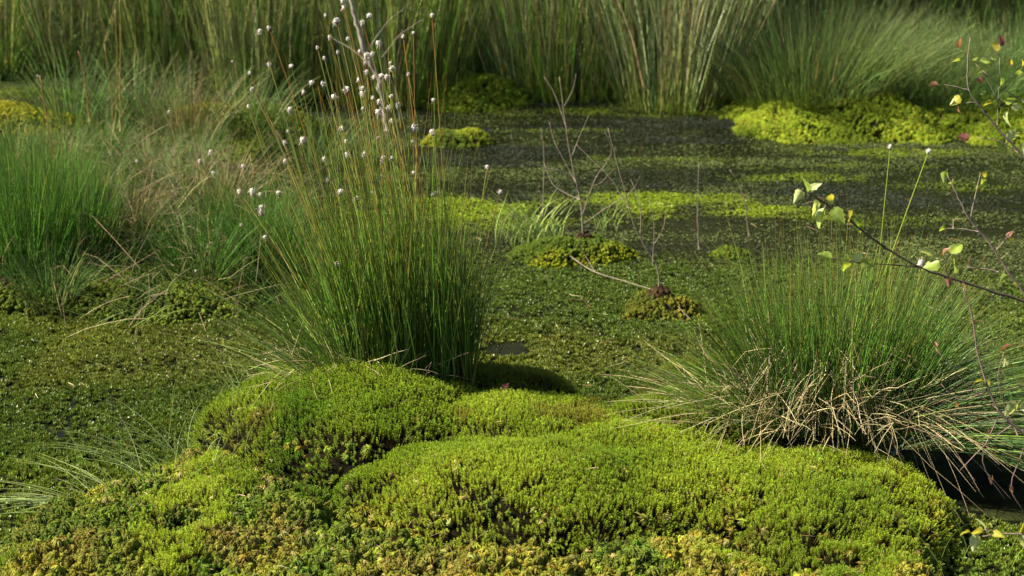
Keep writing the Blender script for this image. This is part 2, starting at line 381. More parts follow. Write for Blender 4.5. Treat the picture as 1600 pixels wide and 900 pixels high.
S_cap = [source('peat_moss_sprig', capit(.008, 14 + k, .7 + .15 * k), M_moss) for k in range(4)]
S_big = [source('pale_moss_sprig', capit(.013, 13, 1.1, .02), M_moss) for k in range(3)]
S_mat = [source('wet_moss_sprig', mat_tuft(), M_float) for k in range(5)]
S_weed = [source('weed_leaf', weed(), M_weed) for k in range(4)]

def rand_in(x0, x1, y0, y1, dens):
    N = int((x1 - x0) * (y1 - y0) * dens); return rng.uniform(x0, x1, N), rng.uniform(y0, y1, N)
def wedge(x, y, m=.35):  # what the photo could see, with room for a step to the side
    return np.abs(x) < (y + .3) * .30 + m
def jit(c, N, s=.12, hs=.05):
    c = np.asarray(c, float)
    c = c if c.ndim == 2 else np.tile(c, (N, 1))
    return np.clip(c * np.exp(rng.normal(size=(N, 1)) * s) * (1 + rng.normal(size=(N, 3)) * hs), .002, 1)
def mixc(a, b, k): return np.asarray(a)[None] * (1 - k[:, None]) + np.asarray(b)[None] * k[:, None]

# ------------------------------------------------------------------ the near hummock
hum = link('moss_hummock', grid_mesh('moss_hummock', np.linspace(-1.7, 1.05, 520), np.linspace(2.05, 3.95, 360), hummock_h, M_hum))
tag(hum, 'broad lumpy moss hummock at the front, bright green domes over a yellow mossy apron', 'moss hummock')
x, y = rand_in(-1.45, 1.0, 2.45, 3.95, 160000); k = wedge(x, y, .2); x, y = x[k], y[k]
h, member = hummock_h(x, y, True); n = hgrad(hummock_h, x, y); slope = np.linalg.norm(n[:, :2], axis=1)
area = np.sqrt(1 + slope ** 2)
f1 = fbm(x * 4, y * 4, 61, 3)
hair = np.where(member, np.where(x > .38, .45 + .5 * sst(.42, .55, f1) , .95), .0)                   # hair-cap moss on the domes, peat moss on the apron
hair = np.maximum(hair, .04 + sst(.60, .70, fbm(x * 7, y * 7, 66, 3)) * sst(.0, .05, h) * .75)
hollow = sst(.46, .36, fbm(x * 30, y * 30, 9, 3)) * (h < .10)
keep = h > -.012
u = rng.uniform(size=len(x))
isH = (u < hair) & keep
bare = np.maximum(.85 * sst(.52, .62, fbm(x * 11 + 3, y * 11, 81, 3)) * sst(.5, 1.0, slope), sst(.9, 1.5, slope) * .35)           # gaps on the steep faces
dens = .66 * area / 1.1 * (1 - .5 * sst(.35, .8, slope) * (n[:, 1] < 0))
sel = isH & (rng.uniform(size=len(x)) < dens * (1 - .9 * bare)) 
xx, yy, hh = x[sel], y[sel], h[sel]; nn = n[sel].copy(); nn[:, :2] *= .45; nn = norm(nn) + rng.normal(size=(len(xx), 3)) * .10
warm = fbm(xx * 5, yy * 5, 91, 3)
tint = mixc((.13, .25, .022), (.38, .47, .05), np.clip(.70 + (warm - .5) * 1.8, 0, 1)); 
dry = sst(.66, .74, fbm(xx * 7, yy * 7, 95, 3)); tint = tint * (1 - .45 * dry[:, None]) + np.array([.22, .15, .05]) * .45 * dry[:, None]
o = scatter('haircap_moss', np.stack([xx, yy, hh - .003], -1), nn, rng.uniform(.62, .88, len(xx)), jit(tint, len(xx), .2), S_hair, hum)
tag(o, 'short bright green star shaped moss shoots covering the domes', kind='stuff')
sel = (~isH) & keep & (rng.uniform(size=len(x)) < .18 * area * (1 - .85 * hollow))
xx, yy, hh = x[sel], y[sel], h[sel]; nn = norm(n[sel]) * [.7, .7, 1] + rng.normal(size=(len(xx), 3)) * .22
k1 = sst(.42, .62, fbm(xx * 5, yy * 5, 101, 3)); k2 = sst(.56, .70, fbm(xx * 8, yy * 8, 105, 3))
tint = mixc((.15, .22, .022), (.34, .32, .04), k1); tint = tint * (1 - k2[:, None] * .6) + np.array([.36, .29, .06]) * k2[:, None] * .5
edge = sst(.03, -.01, hh)[:, None]; tint = tint * (1 - edge) + np.array([.13, .21, .025]) * edge
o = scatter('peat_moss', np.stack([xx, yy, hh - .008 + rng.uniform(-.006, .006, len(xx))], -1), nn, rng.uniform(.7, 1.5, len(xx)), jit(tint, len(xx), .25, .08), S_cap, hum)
tag(o, 'yellow green peat moss heads on the apron', kind='stuff')
# pale, dried and larger moss heads in a few pockets
pk = [(1150, 742, 60, 16), (1212, 770, 50, 16), (960, 664, 55, 12), (430, 715, 40, 55), (400, 745, 30, 40), (700, 815, 50, 35), (640, 870, 90, 40), (880, 870, 90, 30), (230, 800, 70, 40), (480, 870, 60, 40), (1110, 850, 60, 30), (330, 780, 60, 30)]
P = []
for (px, py, sx, sy) in pk:
    c = at(px, py, z=.09 if py < 790 else .05); m = int(10 + sx * .25)
    P.append(np.stack([c[0] + rng.normal(size=m) * sx * .0008, c[1] + rng.normal(size=m) * sy * .0022], -1))
P = np.concatenate(P); hh = hummock_h(P[:, 0], P[:, 1]); nn = norm(hgrad(hummock_h, P[:, 0], P[:, 1])) + rng.normal(size=(len(P), 3)) * .35
o = scatter('pale_moss', np.stack([P[:, 0], P[:, 1], hh + .002], -1), nn, rng.uniform(.4, .8, len(P)), jit(mixc((.50, .50, .14), (.52, .42, .16), rng.uniform(size=len(P))), len(P), .15), S_big, hum)
tag(o, 'pale dried moss heads', kind='stuff')

# ------------------------------------------------------------------ moss on the far and side banks
def moss_on(name, hf, x0, x1, y0, y1, dens, tintf, parent, sc=(.75, 1.3), hmin=-.01, hmax=9, cond=None, src=None, lift=0):
    x, y = rand_in(x0, x1, y0, y1, dens); k = wedge(x, y, .5); x, y = x[k], y[k]; h = hf(x, y); k = (h > hmin) & (h < hmax)
    if cond is not None: k &= cond(x, y, h)
    x, y, h = x[k], y[k], h[k]; n = norm(hgrad(hf, x, y, .02)) + rng.normal(size=(len(x), 3)) * .25
    return tag(scatter(name, np.stack([x, y, h - .006 + lift], -1), n, rng.uniform(*sc, len(x)), jit(tintf(x, y, h), len(x), .18, .06), src or S_cap, parent), kind='stuff')
fb = link('moss_bank', grid_mesh('moss_bank', np.linspace(.5, 3.7, 200), np.linspace(6.0, 7.7, 120), far_bank, M_hum))
tag(fb, 'long bright yellow green moss bank across the water, under the soft grass tussocks', 'moss bank')
moss_on('peat_moss', far_bank, .6, 3.2, 6.05, 7.5, 20000, lambda x, y, h: mixc((.17, .24, .012), (.36, .44, .03), sst(.35, .62, fbm(x * 5, y * 5, 121, 3)) * sst(.2, .06, h)), fb)
lm = link('moss_hummock', grid_mesh('moss_hummock', np.linspace(-2.6, -.5, 120), np.linspace(5.7, 7.0, 90), left_mound, M_hum))
tag(lm, 'low yellow moss hummocks behind the left bank', 'moss hummock')
moss_on('peat_moss', left_mound, -2.6, -.5, 5.7, 7.0, 18000, lambda x, y, h: mixc((.18, .24, .02), (.42, .42, .02), sst(.3, .6, fbm(x * 4, y * 4, 125, 3))), lm)
def small_hummock(label, px, py, rx, ry, hh_, c1, c2, seed, sc=(.6, 1.0), name='moss_clump', dens=34000):
    c = at(px, py, z=.02)
    def hf(x, y): return -.06 + bump(x, y, c[0], c[1], rx, ry, hh_ + .06, 2.2, .7) + (fbm(x * 16, y * 16, seed, 3) - .5) * .05 
    m = link(name, grid_mesh(name, np.linspace(c[0] - rx * 1.4, c[0] + rx * 1.4, 50), np.linspace(c[1] - ry * 1.5, c[1] + ry * 1.5, 30), hf, M_hum))
    tag(m, label, 'moss clump')
    moss_on('peat_moss', hf, c[0] - rx * 1.2, c[0] + rx * 1.2, c[1] - ry * 1.2, c[1] + ry * 1.2, dens, lambda x, y, h: mixc(c1, c2, sst(.35, .65, fbm(x * 9, y * 9, seed + 3, 3))), m, sc, -.008)
    return c, hf
YG = (.34, .38, .02); OG = (.14, .21, .02)
cA, hA = small_hummock('bright moss clump on the pond around the foot of the dead twiggy sapling', 885, 392, .24, .13, .045, OG, YG, 201)
cB, hB = small_hummock('yellow brown moss clump on the pond around a reddish root knob', 1035, 480, .13, .10, .055, (.16, .19, .02), (.34, .30, .03), 211)
small_hummock('small bright moss islet on the dark water just right of the cottongrass tussock', 718, 216, .13, .10, .05, OG, YG, 221, (.8, 1.3))
small_hummock('dark green moss hump in the gap between the rush stands', 735, 152, .26, .2, .10, (.10, .17, .015), (.24, .32, .02), 231, (1.0, 1.7), dens=16000)
small_hummock('narrow moss strip on the water behind the right front tussock', 1140, 386, .09, .06, .02, OG, (.26, .33, .02), 241)
def lb_tint(x, y, h):
    k = sst(.4, .65, fbm(x * 4, y * 4, 131, 3)); k2 = sst(.58, .72, fbm(x * 6, y * 6, 135, 3))[:, None]
    t = mixc((.09, .16, .02), (.22, .28, .03), k); return t * (1 - k2) + np.array([.15, .13, .05]) * k2
moss_on('moss', ground_h, -2.6, -.5, 4.2, 6.7, 18000, lb_tint, None, (.7, 1.25), -.01)['category'] = 'moss'
bpy.data.objects['moss']['label'] = 'patchy green and yellow moss covering the left bank under the grass'
moss_on('marsh_moss', ground_h, -3.2, 3.6, 6.95, 8.4, 2500, lambda x, y, h: mixc((.06, .10, .01), (.22, .28, .02), sst(.45, .7, fbm(x * 3, y * 3, 141, 3))), None, (1.8, 3), -.01)['label'] = 'moss floor between the rushes at the back'
bpy.data.objects['marsh_moss']['category'] = 'moss'

# ------------------------------------------------------------------ floating moss and water weed on the pond
x, y = rand_in(-2.0, 2.6, 2.5, 7.4, 32000); k = wedge(x, y, .4); x, y = x[k], y[k]
near = sst(5.3, 4.7, y + .55 * sst(.3, 1.3, x) + (fbm(x * 2, y * 2, 151, 3) - .5) * .9)
band = fbm(x * 1.1 + 5, y * 4.5, 161, 4)
patch = sst(.53, .60, band)
pc = [(700, 330, 130, 30, 1), (850, 316, 60, 12, .6), (1030, 320, 150, 20, 1), (1190, 334, 110, 12, .9), (1110, 178, 120, 6, .7), (1000, 172, 140, 6, .5), (850, 178, 160, 6, .4), (1240, 280, 110, 9, .6), (1480, 292, 130, 7, .4), (790, 350, 170, 14, .6), (1450, 240, 200, 9, .7), (1420, 350, 200, 9, .3), (1040, 250, 110, 5, .45), (900, 206, 130, 4, .35), (1350, 262, 140, 5, .45)]
pm = np.zeros_like(x)
for (px, py, sx, sy, ww) in pc:
    c = at(px, py, z=0); c2 = at(px + sx, py, z=0); c3 = at(px, py + sy, z=0)
    d = np.sqrt(((x - c[0]) / (c2[0] - c[0])) ** 2 + ((y - c[1]) / (c[1] - c3[1])) ** 2) + (fbm(x * 7, y * 14, 171, 3) - .5) * 1.9
    pm = np.maximum(pm, sst(1.4, .3, d) * ww)
lump = fbm(x * 22, y * 22, 181, 3); holes = sst(.40, .47, fbm(x * 6, y * 8, 185, 4))
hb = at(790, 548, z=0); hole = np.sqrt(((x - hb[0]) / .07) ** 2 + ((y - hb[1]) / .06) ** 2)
cov = np.clip(near * (.5 + .5 * sst(.38, .5, lump)) * (.6 + .4 * holes) + pm * (.8 + .2 * sst(.4, .6, fbm(x * 10, y * 20, 187, 3))) + patch * .05, 0, 1) * sst(.7, 1.2, hole) * sst(.9, 1.3, np.sqrt(((x - .98) / .20) ** 2 + ((y - 3.36) / .20) ** 2) + (lump - .5) * .5)  # last factor keeps moss off the dark mud patch that stands in for shade
inland = (hummock_h(x, y) > -.012) & (y < 3.95) & (y > 2.05) | (ground_h(x, y) > .0)
fine = rng.uniform(size=len(x)) < cov * np.where(y > 5, .75, .8)
sel = fine & ~inland; xs_, ys_ = x[sel], y[sel]
z = .002 + .010 * (lump[sel] - .45) * near[sel] + rng.uniform(-.002, .003, sel.sum())
kb = np.clip(pm[sel] * 1.1 + .25 * sst(.5, .7, fbm(xs_ * 3, ys_ * 3, 191, 3)), 0, 1)
kd = sst(.54, .70, fbm(xs_ * 2.2, ys_ * 2.2, 195, 3))[:, None] * (1 - pm[sel])[:, None]
tint = mixc((.095, .145, .025), (.27, .36, .025), kb); tint = tint * (1 - .35 * kd) + np.array([.22, .20, .04]) * .35 * kd
nn = np.tile([0, 0, 1.], (len(xs_), 1)) + rng.normal(size=(len(xs_), 3)) * .30
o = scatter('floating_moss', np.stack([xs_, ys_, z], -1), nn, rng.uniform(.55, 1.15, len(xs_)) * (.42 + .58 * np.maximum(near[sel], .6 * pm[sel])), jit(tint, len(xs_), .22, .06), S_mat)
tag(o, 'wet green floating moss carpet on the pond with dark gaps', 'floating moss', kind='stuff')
x, y = rand_in(-2.0, 2.9, 4.4, 7.5, 42000); k = wedge(x, y, .4); x, y = x[k], y[k]
cov = .7 * (.25 + .75 * sst(.35, .65, fbm(x * 1.5, y * 6, 301, 4))) * (.4 + .6 * sst(.35, .55, fbm(x * 12, y * 20, 305, 3)))
sel = (rng.uniform(size=len(x)) < cov) & (ground_h(x, y) < 0); x, y = x[sel], y[sel]
tint = mixc((.036, .046, .028), (.11, .14, .04), sst(.4, .65, fbm(x * 1.6, y * 6, 311, 4)))
o = scatter('water_weed', np.stack([x, y, np.full(len(x), .002)], -1), np.tile([0, 0, 1.], (len(x), 1)) + rng.normal(size=(len(x), 3)) * .16, rng.uniform(.6, 1.4, len(x)), jit(tint, len(x), .35, .05), S_weed)
tag(o, 'dark speckled water weed over the open middle of the pond', 'water weed', kind='stuff')

# ------------------------------------------------------------------ tussocks
def seed_head(size=1.0, long=1.0):
    b = Bag(); n_ = 80; long = float(long)
    d = norm(rng.normal(size=(n_, 3)) * [1, 1, .9] + [0, 0, .25]); L = rng.uniform(.002, .0062, n_) * size
    base = d * .0022 * size * [1, 1, long]; droop = np.tile([.35 + rng.normal() * .3, rng.normal() * .3, -.25], (n_, 1)) + rng.normal(size=(n_, 3)) * .25
    c = np.tile([.86, .82, .76], (n_, 1)) * rng.uniform(.75, 1.1, (n_, 1)); c[rng.uniform(size=n_) < .22] = (.55, .38, .30)
    blades(b, base, d, L * np.where(d[:, 2] > .3, long, 1), droop, .0006 * size, c * .85, c, c * 1.05, 3, 3, .08)
    # dense core
    u = np.linspace(0, math.pi, 6); v = np.arange(8) * math.pi / 4
    V = np.array([[math.sin(a) * math.cos(t), math.sin(a) * math.sin(t), math.cos(a) * long * 1.1] for a in u for t in v]) * .0042 * size
    V *= 1 + rng.normal(size=(len(V), 1)) * .16
    Fq = np.array([[i * 8 + j, i * 8 + (j + 1) % 8, (i + 1) * 8 + (j + 1) % 8, (i + 1) * 8 + j] for i in range(5) for j in range(8)])
    b.add(V, [Fq], np.array([.80, .75, .69]))
    n2 = 5; a = np.arange(n2) * 1.26; dd = np.stack([np.cos(a) * .7, np.sin(a) * .7, np.full(n2, -.1)], -1)
    blades(b, np.tile([0, 0, -.0055 * size * long], (n2, 1)), dd, .006 * size, np.tile([0, 0, .3], (n2, 1)), .0009, (.12, .07, .04), (.2, .12, .08), (.4, .3, .25), 3)
    return b.mesh('seed_head', M_fluff)
HEADS = [seed_head(s, l) for s, l in ((1.0, 1), (1.15, 1.2), (.85, 1.3), (1.25, .9), (1.0, 1.5))]
HEADS_S = [seed_head(.5, 1.8), seed_head(.6, 1.5)]
def flower_stem(parent, base, tip, head=None, r=.0007, bow=None, cols=None, hs=1.0):
    b = Bag(); base = np.asarray(base); tip = np.asarray(tip); v = tip - base; Ls = np.linalg.norm(v)
    bow = np.array([v[0], v[1], 0]) * .18 if bow is None else np.asarray(bow)
    t = np.linspace(0, 1, 11)[:, None]; P = base + v * t - bow * (t - t * t) * 1.2
    P[1:-1] += np.cumsum(rng.normal(size=(9, 3)) * .0007, 0) * np.sin(np.linspace(.3, 3.0, 9))[:, None]
    c0, c1, c2 = cols or random.choice([((.16, .24, .04), (.26, .30, .05), (.30, .30, .08)), ((.10, .18, .03), (.30, .26, .05), (.38, .15, .05)), ((.16, .25, .03), (.34, .36, .06), (.36, .30, .10)), ((.07, .15, .02), (.16, .26, .04), (.24, .28, .07))])
    col = np.where(t < .5, np.array(c0) * (1 - 2 * t) + np.array(c1) * 2 * t, np.array(c1) * (2 - 2 * t) + np.array(c2) * (2 * t - 1))
    off = P - P[0]
    V, Fq, Cc = tubes(off[None], np.linspace(r * 1.25, r * .8, 11)[None], col[None], 4); b.add(V, Fq, Cc)
    s = link('flower_stem', b.mesh('flower_stem', M_blade), parent, base - np.array(parent.location if parent else (0, 0, 0)))
    if head is not False:
        me = random.choice(HEADS_S if head == 's' else HEADS); hd = link('seed_head', me, s, off[-1])
        d = Vector(off[-1] - off[-2]); hd.rotation_mode = 'QUATERNION'
        hd.rotation_quaternion = (d + Vector((random.gauss(0, .3), random.gauss(0, .3), 0)) * d.length).to_track_quat('Z', 'Y'); sc = hs * random.uniform(.45, .98); hd.scale = (sc, sc, sc)
    return s
GREEN = np.array([.065, .145, .020]); GREEN2 = np.array([.14, .23, .038]); GREY = np.array([.16, .23, .11]); YEL = np.array([.30, .32, .05]); ORG = np.array([.38, .18, .04]); STRAW = np.array([.46, .38, .20])
def straws(bag, N, cx, cy, cz, rx, ry, L, lean, col=STRAW, w=.0007, kink=.5, up=.3, zr=.05):
    a = rng.uniform(0, 6.283, N); r_ = np.sqrt(rng.uniform(0, 1, N))
    base = np.stack([cx + rx * r_ * np.cos(a), cy + ry * r_ * np.sin(a), cz + rng.uniform(0, zr, N)], -1)
    d = norm(np.stack([np.cos(a) * .8, np.sin(a) * .8, rng.normal(size=N) * .5 + up], -1) + np.asarray(lean) + rng.normal(size=(N, 3)) * .35)
    Ls = rng.uniform(L[0], L[1], N); K = 5; P = np.zeros((N, K, 3)); P[:, 0] = base; dd = d.copy(); bk = rng.integers(1, K, N)
    for k in range(1, K):
        kk = (bk == k)[:, None] * kink; dd = norm(dd + kk * rng.normal(size=(N, 3)) + np.array([0, 0, -.22]) * kink + rng.normal(size=(N, 3)) * .04)
        P[:, k] = P[:, k - 1] + dd * (Ls / (K - 1))[:, None]
    cl = jit(col, N, .3, .06); V, Fq, Cc = tubes(P, np.tile(w * np.array([1, 1, .9, .8, .4]), (N, 1)), np.repeat(cl[:, None], K, 1))
    bag.add(V, Fq, Cc)

# --- front left: the tall cottongrass tussock
c0 = at(625, 578, z=.17); cz = .165
T1 = thing('cottongrass_tussock', 'tall dense tussock with many white fluffy seed heads on the big moss dome', 'cottongrass', (c0[0], c0[1], cz))
b = Bag()
def fan(bag, N, x0, x1, y0, y1, ang0, ang1, L0, L1, w0=.0008, w1=.0013, dr=.12, cm=GREEN, cb=(.10, .12, .03), ct=(.26, .26, .06), asp=.10, yc=0, z0=-.01, segs=7, dn=-.04, sig=6, ysp=.9):
    u = rng.uniform(size=N); bx = x0 + (x1 - x0) * u; by = rng.uniform(y0, y1, N)
    an = R(ang0 + (ang1 - ang0) * u + 0) + rng.normal(size=N) * R(sig); ay = (by - (y0 + y1) / 2) * ysp / max(y1 - y0, .01) * .5 + rng.normal(size=N) * asp
    d = np.stack([np.sin(an), ay, np.cos(an)], -1); L = rng.uniform(L0, L1, N) * rng.uniform(.85, 1, N)
    droop = np.stack([np.sin(an) * dr, ay * dr, np.full(N, dn) - np.abs(np.sin(an)) * dr], -1) + rng.normal(size=(N, 3)) * .05
    cmv = np.where(rng.uniform(size=(N, 1)) < .35, GREEN2[None], np.asarray(cm)[None]); ctv = np.where(rng.uniform(size=(N, 1)) < .14, ORG[None] * .8, np.asarray(ct)[None])
    blades(bag, np.stack([bx, by, np.full(N, z0)], -1), d, L, droop, rng.uniform(w0, w1, N), np.asarray(cb), cmv, ctv, segs, 3, .5, .008)
fan(b, 600, -.09, .145, -.09, .10, -5, 1, .18, .46, .0010, .0016, dr=.03, asp=.06, sig=5, ct=(.18, .26, .05))                    # the dense upright body
fan(b, 360, -.10, .10, -.09, .10, -9, 1, .34, .60, .0009, .0014, dr=.03, asp=.06, cm=(.13, .23, .03), ct=(.26, .28, .06), sig=5)
fan(b, 90, -.12, .12, -.10, .08, -14, 6, .2, .52, .0009, .0013, dr=.03, asp=.1, cm=(.36, .42, .13), ct=(.45, .40, .18), sig=9)
fan(b, 240, -.15, -.01, -.10, .06, -26, 4, .12, .46, .0008, .0013, dr=.05, asp=.14, cm=(.15, .25, .04), sig=16)
fan(b, 210, -.10, .06, -.09, .10, -11, 1, .46, .76, .0007, .0011, asp=.06, dr=.04, cm=(.20, .27, .04), ct=(.40, .22, .06), sig=5)
fan(b, 130, -.15, -.04, -.10, .08, -38, -14, .24, .50, .0008, .0013, dr=.05, cm=(.14, .23, .04), sig=9)           # leaning left
fan(b, 70, -.15, -.05, -.14, .0, -64, -32, .2, .46, .0007, .0012, dr=.02, cm=(.20, .28, .09), sig=8)
fan(b, 260, .06, .155, -.10, .10, -3, 4, .14, .38, .0009, .0014, dr=.04, cm=(.05, .12, .02), sig=5)
fan(b, 50, .09, .155, -.10, .10, 3, 18, .2, .42, .0006, .0010, dr=.05, cm=(.12, .18, .05), sig=9)
fan(b, 90, -.12, .0, -.17, -.09, -34, 12, .07, .24, .0006, .0010, cm=(.10, .18, .03), sig=9)
link('blades', b.mesh('blades', M_rush), T1)
b = Bag(); straws(b, 130, -.15, -.07, .01, .09, .08, (.05, .16), (-.5, -.3, .1), STRAW * 1.1); straws(b, 40, -.02, -.09, 0, .12, .03, (.05, .13), (-.2, -.3, .3), STRAW * .8)
link('dead_blades', b.mesh('dead_blades', M_straw), T1)
hp = [(363,96),(406,50),(420,43),(390,114),(421,100),(394,138),(388,167),(455,103),(496,74),(487,129),(474,144),(453,172),(504,132),(522,151),(507,91),(509,24),(526,32),(515,58),(527,82),(544,61),(537,12),(536,2),(567,35),(577,24),(591,67),(582,85),(572,88),(571,98),(573,113),(562,80),(610,99),(613,106),(630,57),(646,51),(675,24),(638,116),(596,118),(604,120),(542,139),(567,138),(566,147),(583,153),(592,159),(595,168),(591,175),(567,170),(612,150),(623,164),(612,189),(677,156),(646,200),(675,207),(645,221),(601,205),(541,220),(473,218),(444,222),(450,205),(534,200),(606,170),(591,215),(585,120),(560,125),(312,252),(329,237),(333,270),(380,260),(374,299),(394,300),(407,304),(408,328),(414,370),(377,351),(306,423),(435,301),(446,252),(507,249),(512,280),(532,299),(542,241),(570,242),(600,247),(612,247),(646,270),(692,230),(677,304),(581,300),(557,310),(526,412),(761,261),(782,300),(555,568)]
for i, (px, py) in enumerate(hp):
    u = np.clip((px - 330) / 380, -.1, 1.1); bx = c0[0] - .15 + .29 * np.clip(u + random.gauss(0, .10), 0, 1); by = c0[1] + random.uniform(-.09, .08)
    tip = at(px, py, Y=c0[1] + random.uniform(-.13, .12)); base = np.array([bx, by, cz - .01])
    if py > 500: base = np.array([tip[0] + .03, tip[1], cz - .01])
    small = (px, py) in [(312,252),(377,351),(306,423),(390,114),(363,96),(692,230),(677,304),(675,24),(646,270),(450,205)]
    flower_stem(T1, base, tip, 's' if small else None, random.uniform(.0008, .0011), hs=1.6 if (px, py) in [(408,328)] else (1.0 if not small else 1.1))

# --- front right: the spreading tussock with straw at its foot
c1 = at(1300, 640, z=.15)
T2 = thing('grass_tussock', 'spreading green tussock with pale straw at its foot, right end of the front hummock', 'grass tussock', (c1[0], c1[1], .14))
b = Bag()
fan(b, 1450, -.13, .14, -.10, .10, -15, 16, .20, .42, .0008, .0013, dr=.10, asp=.13, sig=9)
fan(b, 380, -.15, .15, -.10, .10, -28, 20, .32, .48, .0005, .0008, dr=.12, ct=(.30, .28, .07), sig=9)
fan(b, 420, -.17, -.05, -.10, .08, -62, -30, .16, .36, .0005, .0009, dr=.10, cm=(.11, .18, .04), asp=.2)
fan(b, 700, .05, .2, -.12, .10, 34, 78, .20, .46, .0006, .0010, dr=.14, dn=-.10, asp=.22, cm=(.09, .17, .04))
fan(b, 460, .10, .24, -.16, .02, 60, 96, .22, .48, .0006, .0010, dr=.10, dn=-.14, asp=.22, cm=(.12, .20, .05), ct=(.40, .34, .12))
link('blades', b.mesh('blades', M_rush), T2)
b = Bag(); straws(b, 230, -.04, -.08, .01, .19, .09, (.05, .17), (0, -.2, .45), STRAW, zr=.09); straws(b, 120, -.22, -.06, .0, .10, .05, (.08, .24), (-.9, -.1, .1), STRAW * .95, .0006, .25)
straws(b, 90, .13, -.12, .04, .09, .05, (.10, .30), (1.0, -.25, -.35), STRAW * np.array([.95, .9, .9]), .0005, .2, .0)
straws(b, 70, .0, -.02, .03, .12, .05, (.10, .22), (0, -.1, .6), STRAW * .7, .0006, .3)
straws(b, 150, -.04, -.09, .03, .11, .05, (.05, .15), (-.1, -.4, -.7), STRAW * 1.05, .0006, .6, -.2, .15)
straws(b, 60, -.02, -.12, .02, .16, .04, (.06, .16), (0, -.3, .9), STRAW * .9, .0006, .5)
link('dead_blades', b.mesh('dead_blades', M_straw), T2)
for (px, py, bx, by) in ((1391, 229, 1368, 560), (1451, 236, 1320, 520), (1438, 412, 1425, 590)):
    tp = at(px, py, Y=c1[1] + .05); bs = at(bx, by, Y=c1[1] + .02); bs[2] = max(bs[2], .1)
    flower_stem(T2, np.array([bs[0] - (.02 if px < 1430 else .02), c1[1], .13]), tp, None, .0010, (0.0, 0, 0), ((.16, .26, .04), (.30, .40, .04), (.34, .42, .05)), 1.15)

# --- generic clumps for the banks
def clump_mesh(N, rad, H, spread, w_, cm, cb, ct, droop=.15, segs=5, jitter=.22, flowers=0, dark=.0, bare=.15):
    b = Bag(); a = rng.uniform(0, 6.283, N); r_ = np.sqrt(rng.uniform(0, 1, N)); out = np.stack([np.cos(a), np.sin(a), np.zeros(N)], -1)
    base = out * (rad * r_)[:, None]; tl = spread * r_ ** .8 * rng.uniform(.6, 1.2, N)
    d = out * np.sin(tl)[:, None] + np.array([0, 0, 1.]) * np.cos(tl)[:, None] + rng.normal(size=(N, 3)) * .07
    L = rng.uniform(H * .55, H, N); dr = out * (droop * r_)[:, None] + np.array([0, 0, -1.]) * (droop * .8 * r_)[:, None] + rng.normal(size=(N, 3)) * .05
    cmv = np.where(rng.uniform(size=(N, 1)) < bare, STRAW[None] * .8, np.asarray(cm)[None])
    P = blades(b, base - [0, 0, .03], d, L, dr, rng.uniform(w_ * .6, w_ * 1.2, N), np.asarray(cb), cmv, np.asarray(ct), segs, 3, jitter, .016)
    if flowers:
        q = P[rng.integers(0, N, flowers), -2] + rng.normal(size=(flowers, 3)) * .006; m = 6
        qq = np.repeat(q, m, 0); dd = norm(rng.normal(size=(len(qq), 3)) + [0, 0, .4])
        blades(b, qq, dd, .022, np.zeros_like(qq), .0022, (.18, .12, .05), (.26, .18, .08), (.3, .2, .1), 2)
    return b.mesh('stems', M_blade)
RUSH = [clump_mesh(470, .20, 1.25 + .12 * k, .17 + .04 * k, .0013, c, (.30, .40, .03), (.34, .32, .14), .10, 6, .55, 30, bare=.18) for k, c in enumerate(((.32, .40, .15), (.24, .34, .09), (.37, .43, .20), (.21, .33, .06)))]
FINE = [clump_mesh(1800, .36, .50, .42, .0014, (.15, .22, .06), (.10, .17, .02), (.32, .38, .15), .30, 6, .35, bare=.04), clump_mesh(1800, .36, .46, .48, .0014, (.10, .19, .05), (.10, .17, .02), (.28, .34, .10), .30, 6, .35, bare=.04)]
LOW_RUSH = clump_mesh(520, .13, .50, .30, .0013, (.075, .17, .022), (.10, .12, .03), (.16, .22, .04), .08, 6, .45, bare=.03)
TUFT = [clump_mesh(230, .10, .40, .48, .0013, c, (.10, .12, .03), ct, .28, 6, .4, bare=br) for c, ct, br in (((.07, .16, .02), (.14, .22, .04), .03), ((.10, .18, .04), (.18, .24, .06), .06), ((.17, .18, .06), (.34, .28, .15), .35), ((.14, .24, .03), (.22, .30, .05), .04))]
def put(name, me, part, x, y, z, rz, s, label, cat, group=None, sz=None):
    t = thing(name, label, cat, (x, y, z), group, rz); t.scale = (s, s, sz or s); link(part, me, t); return t

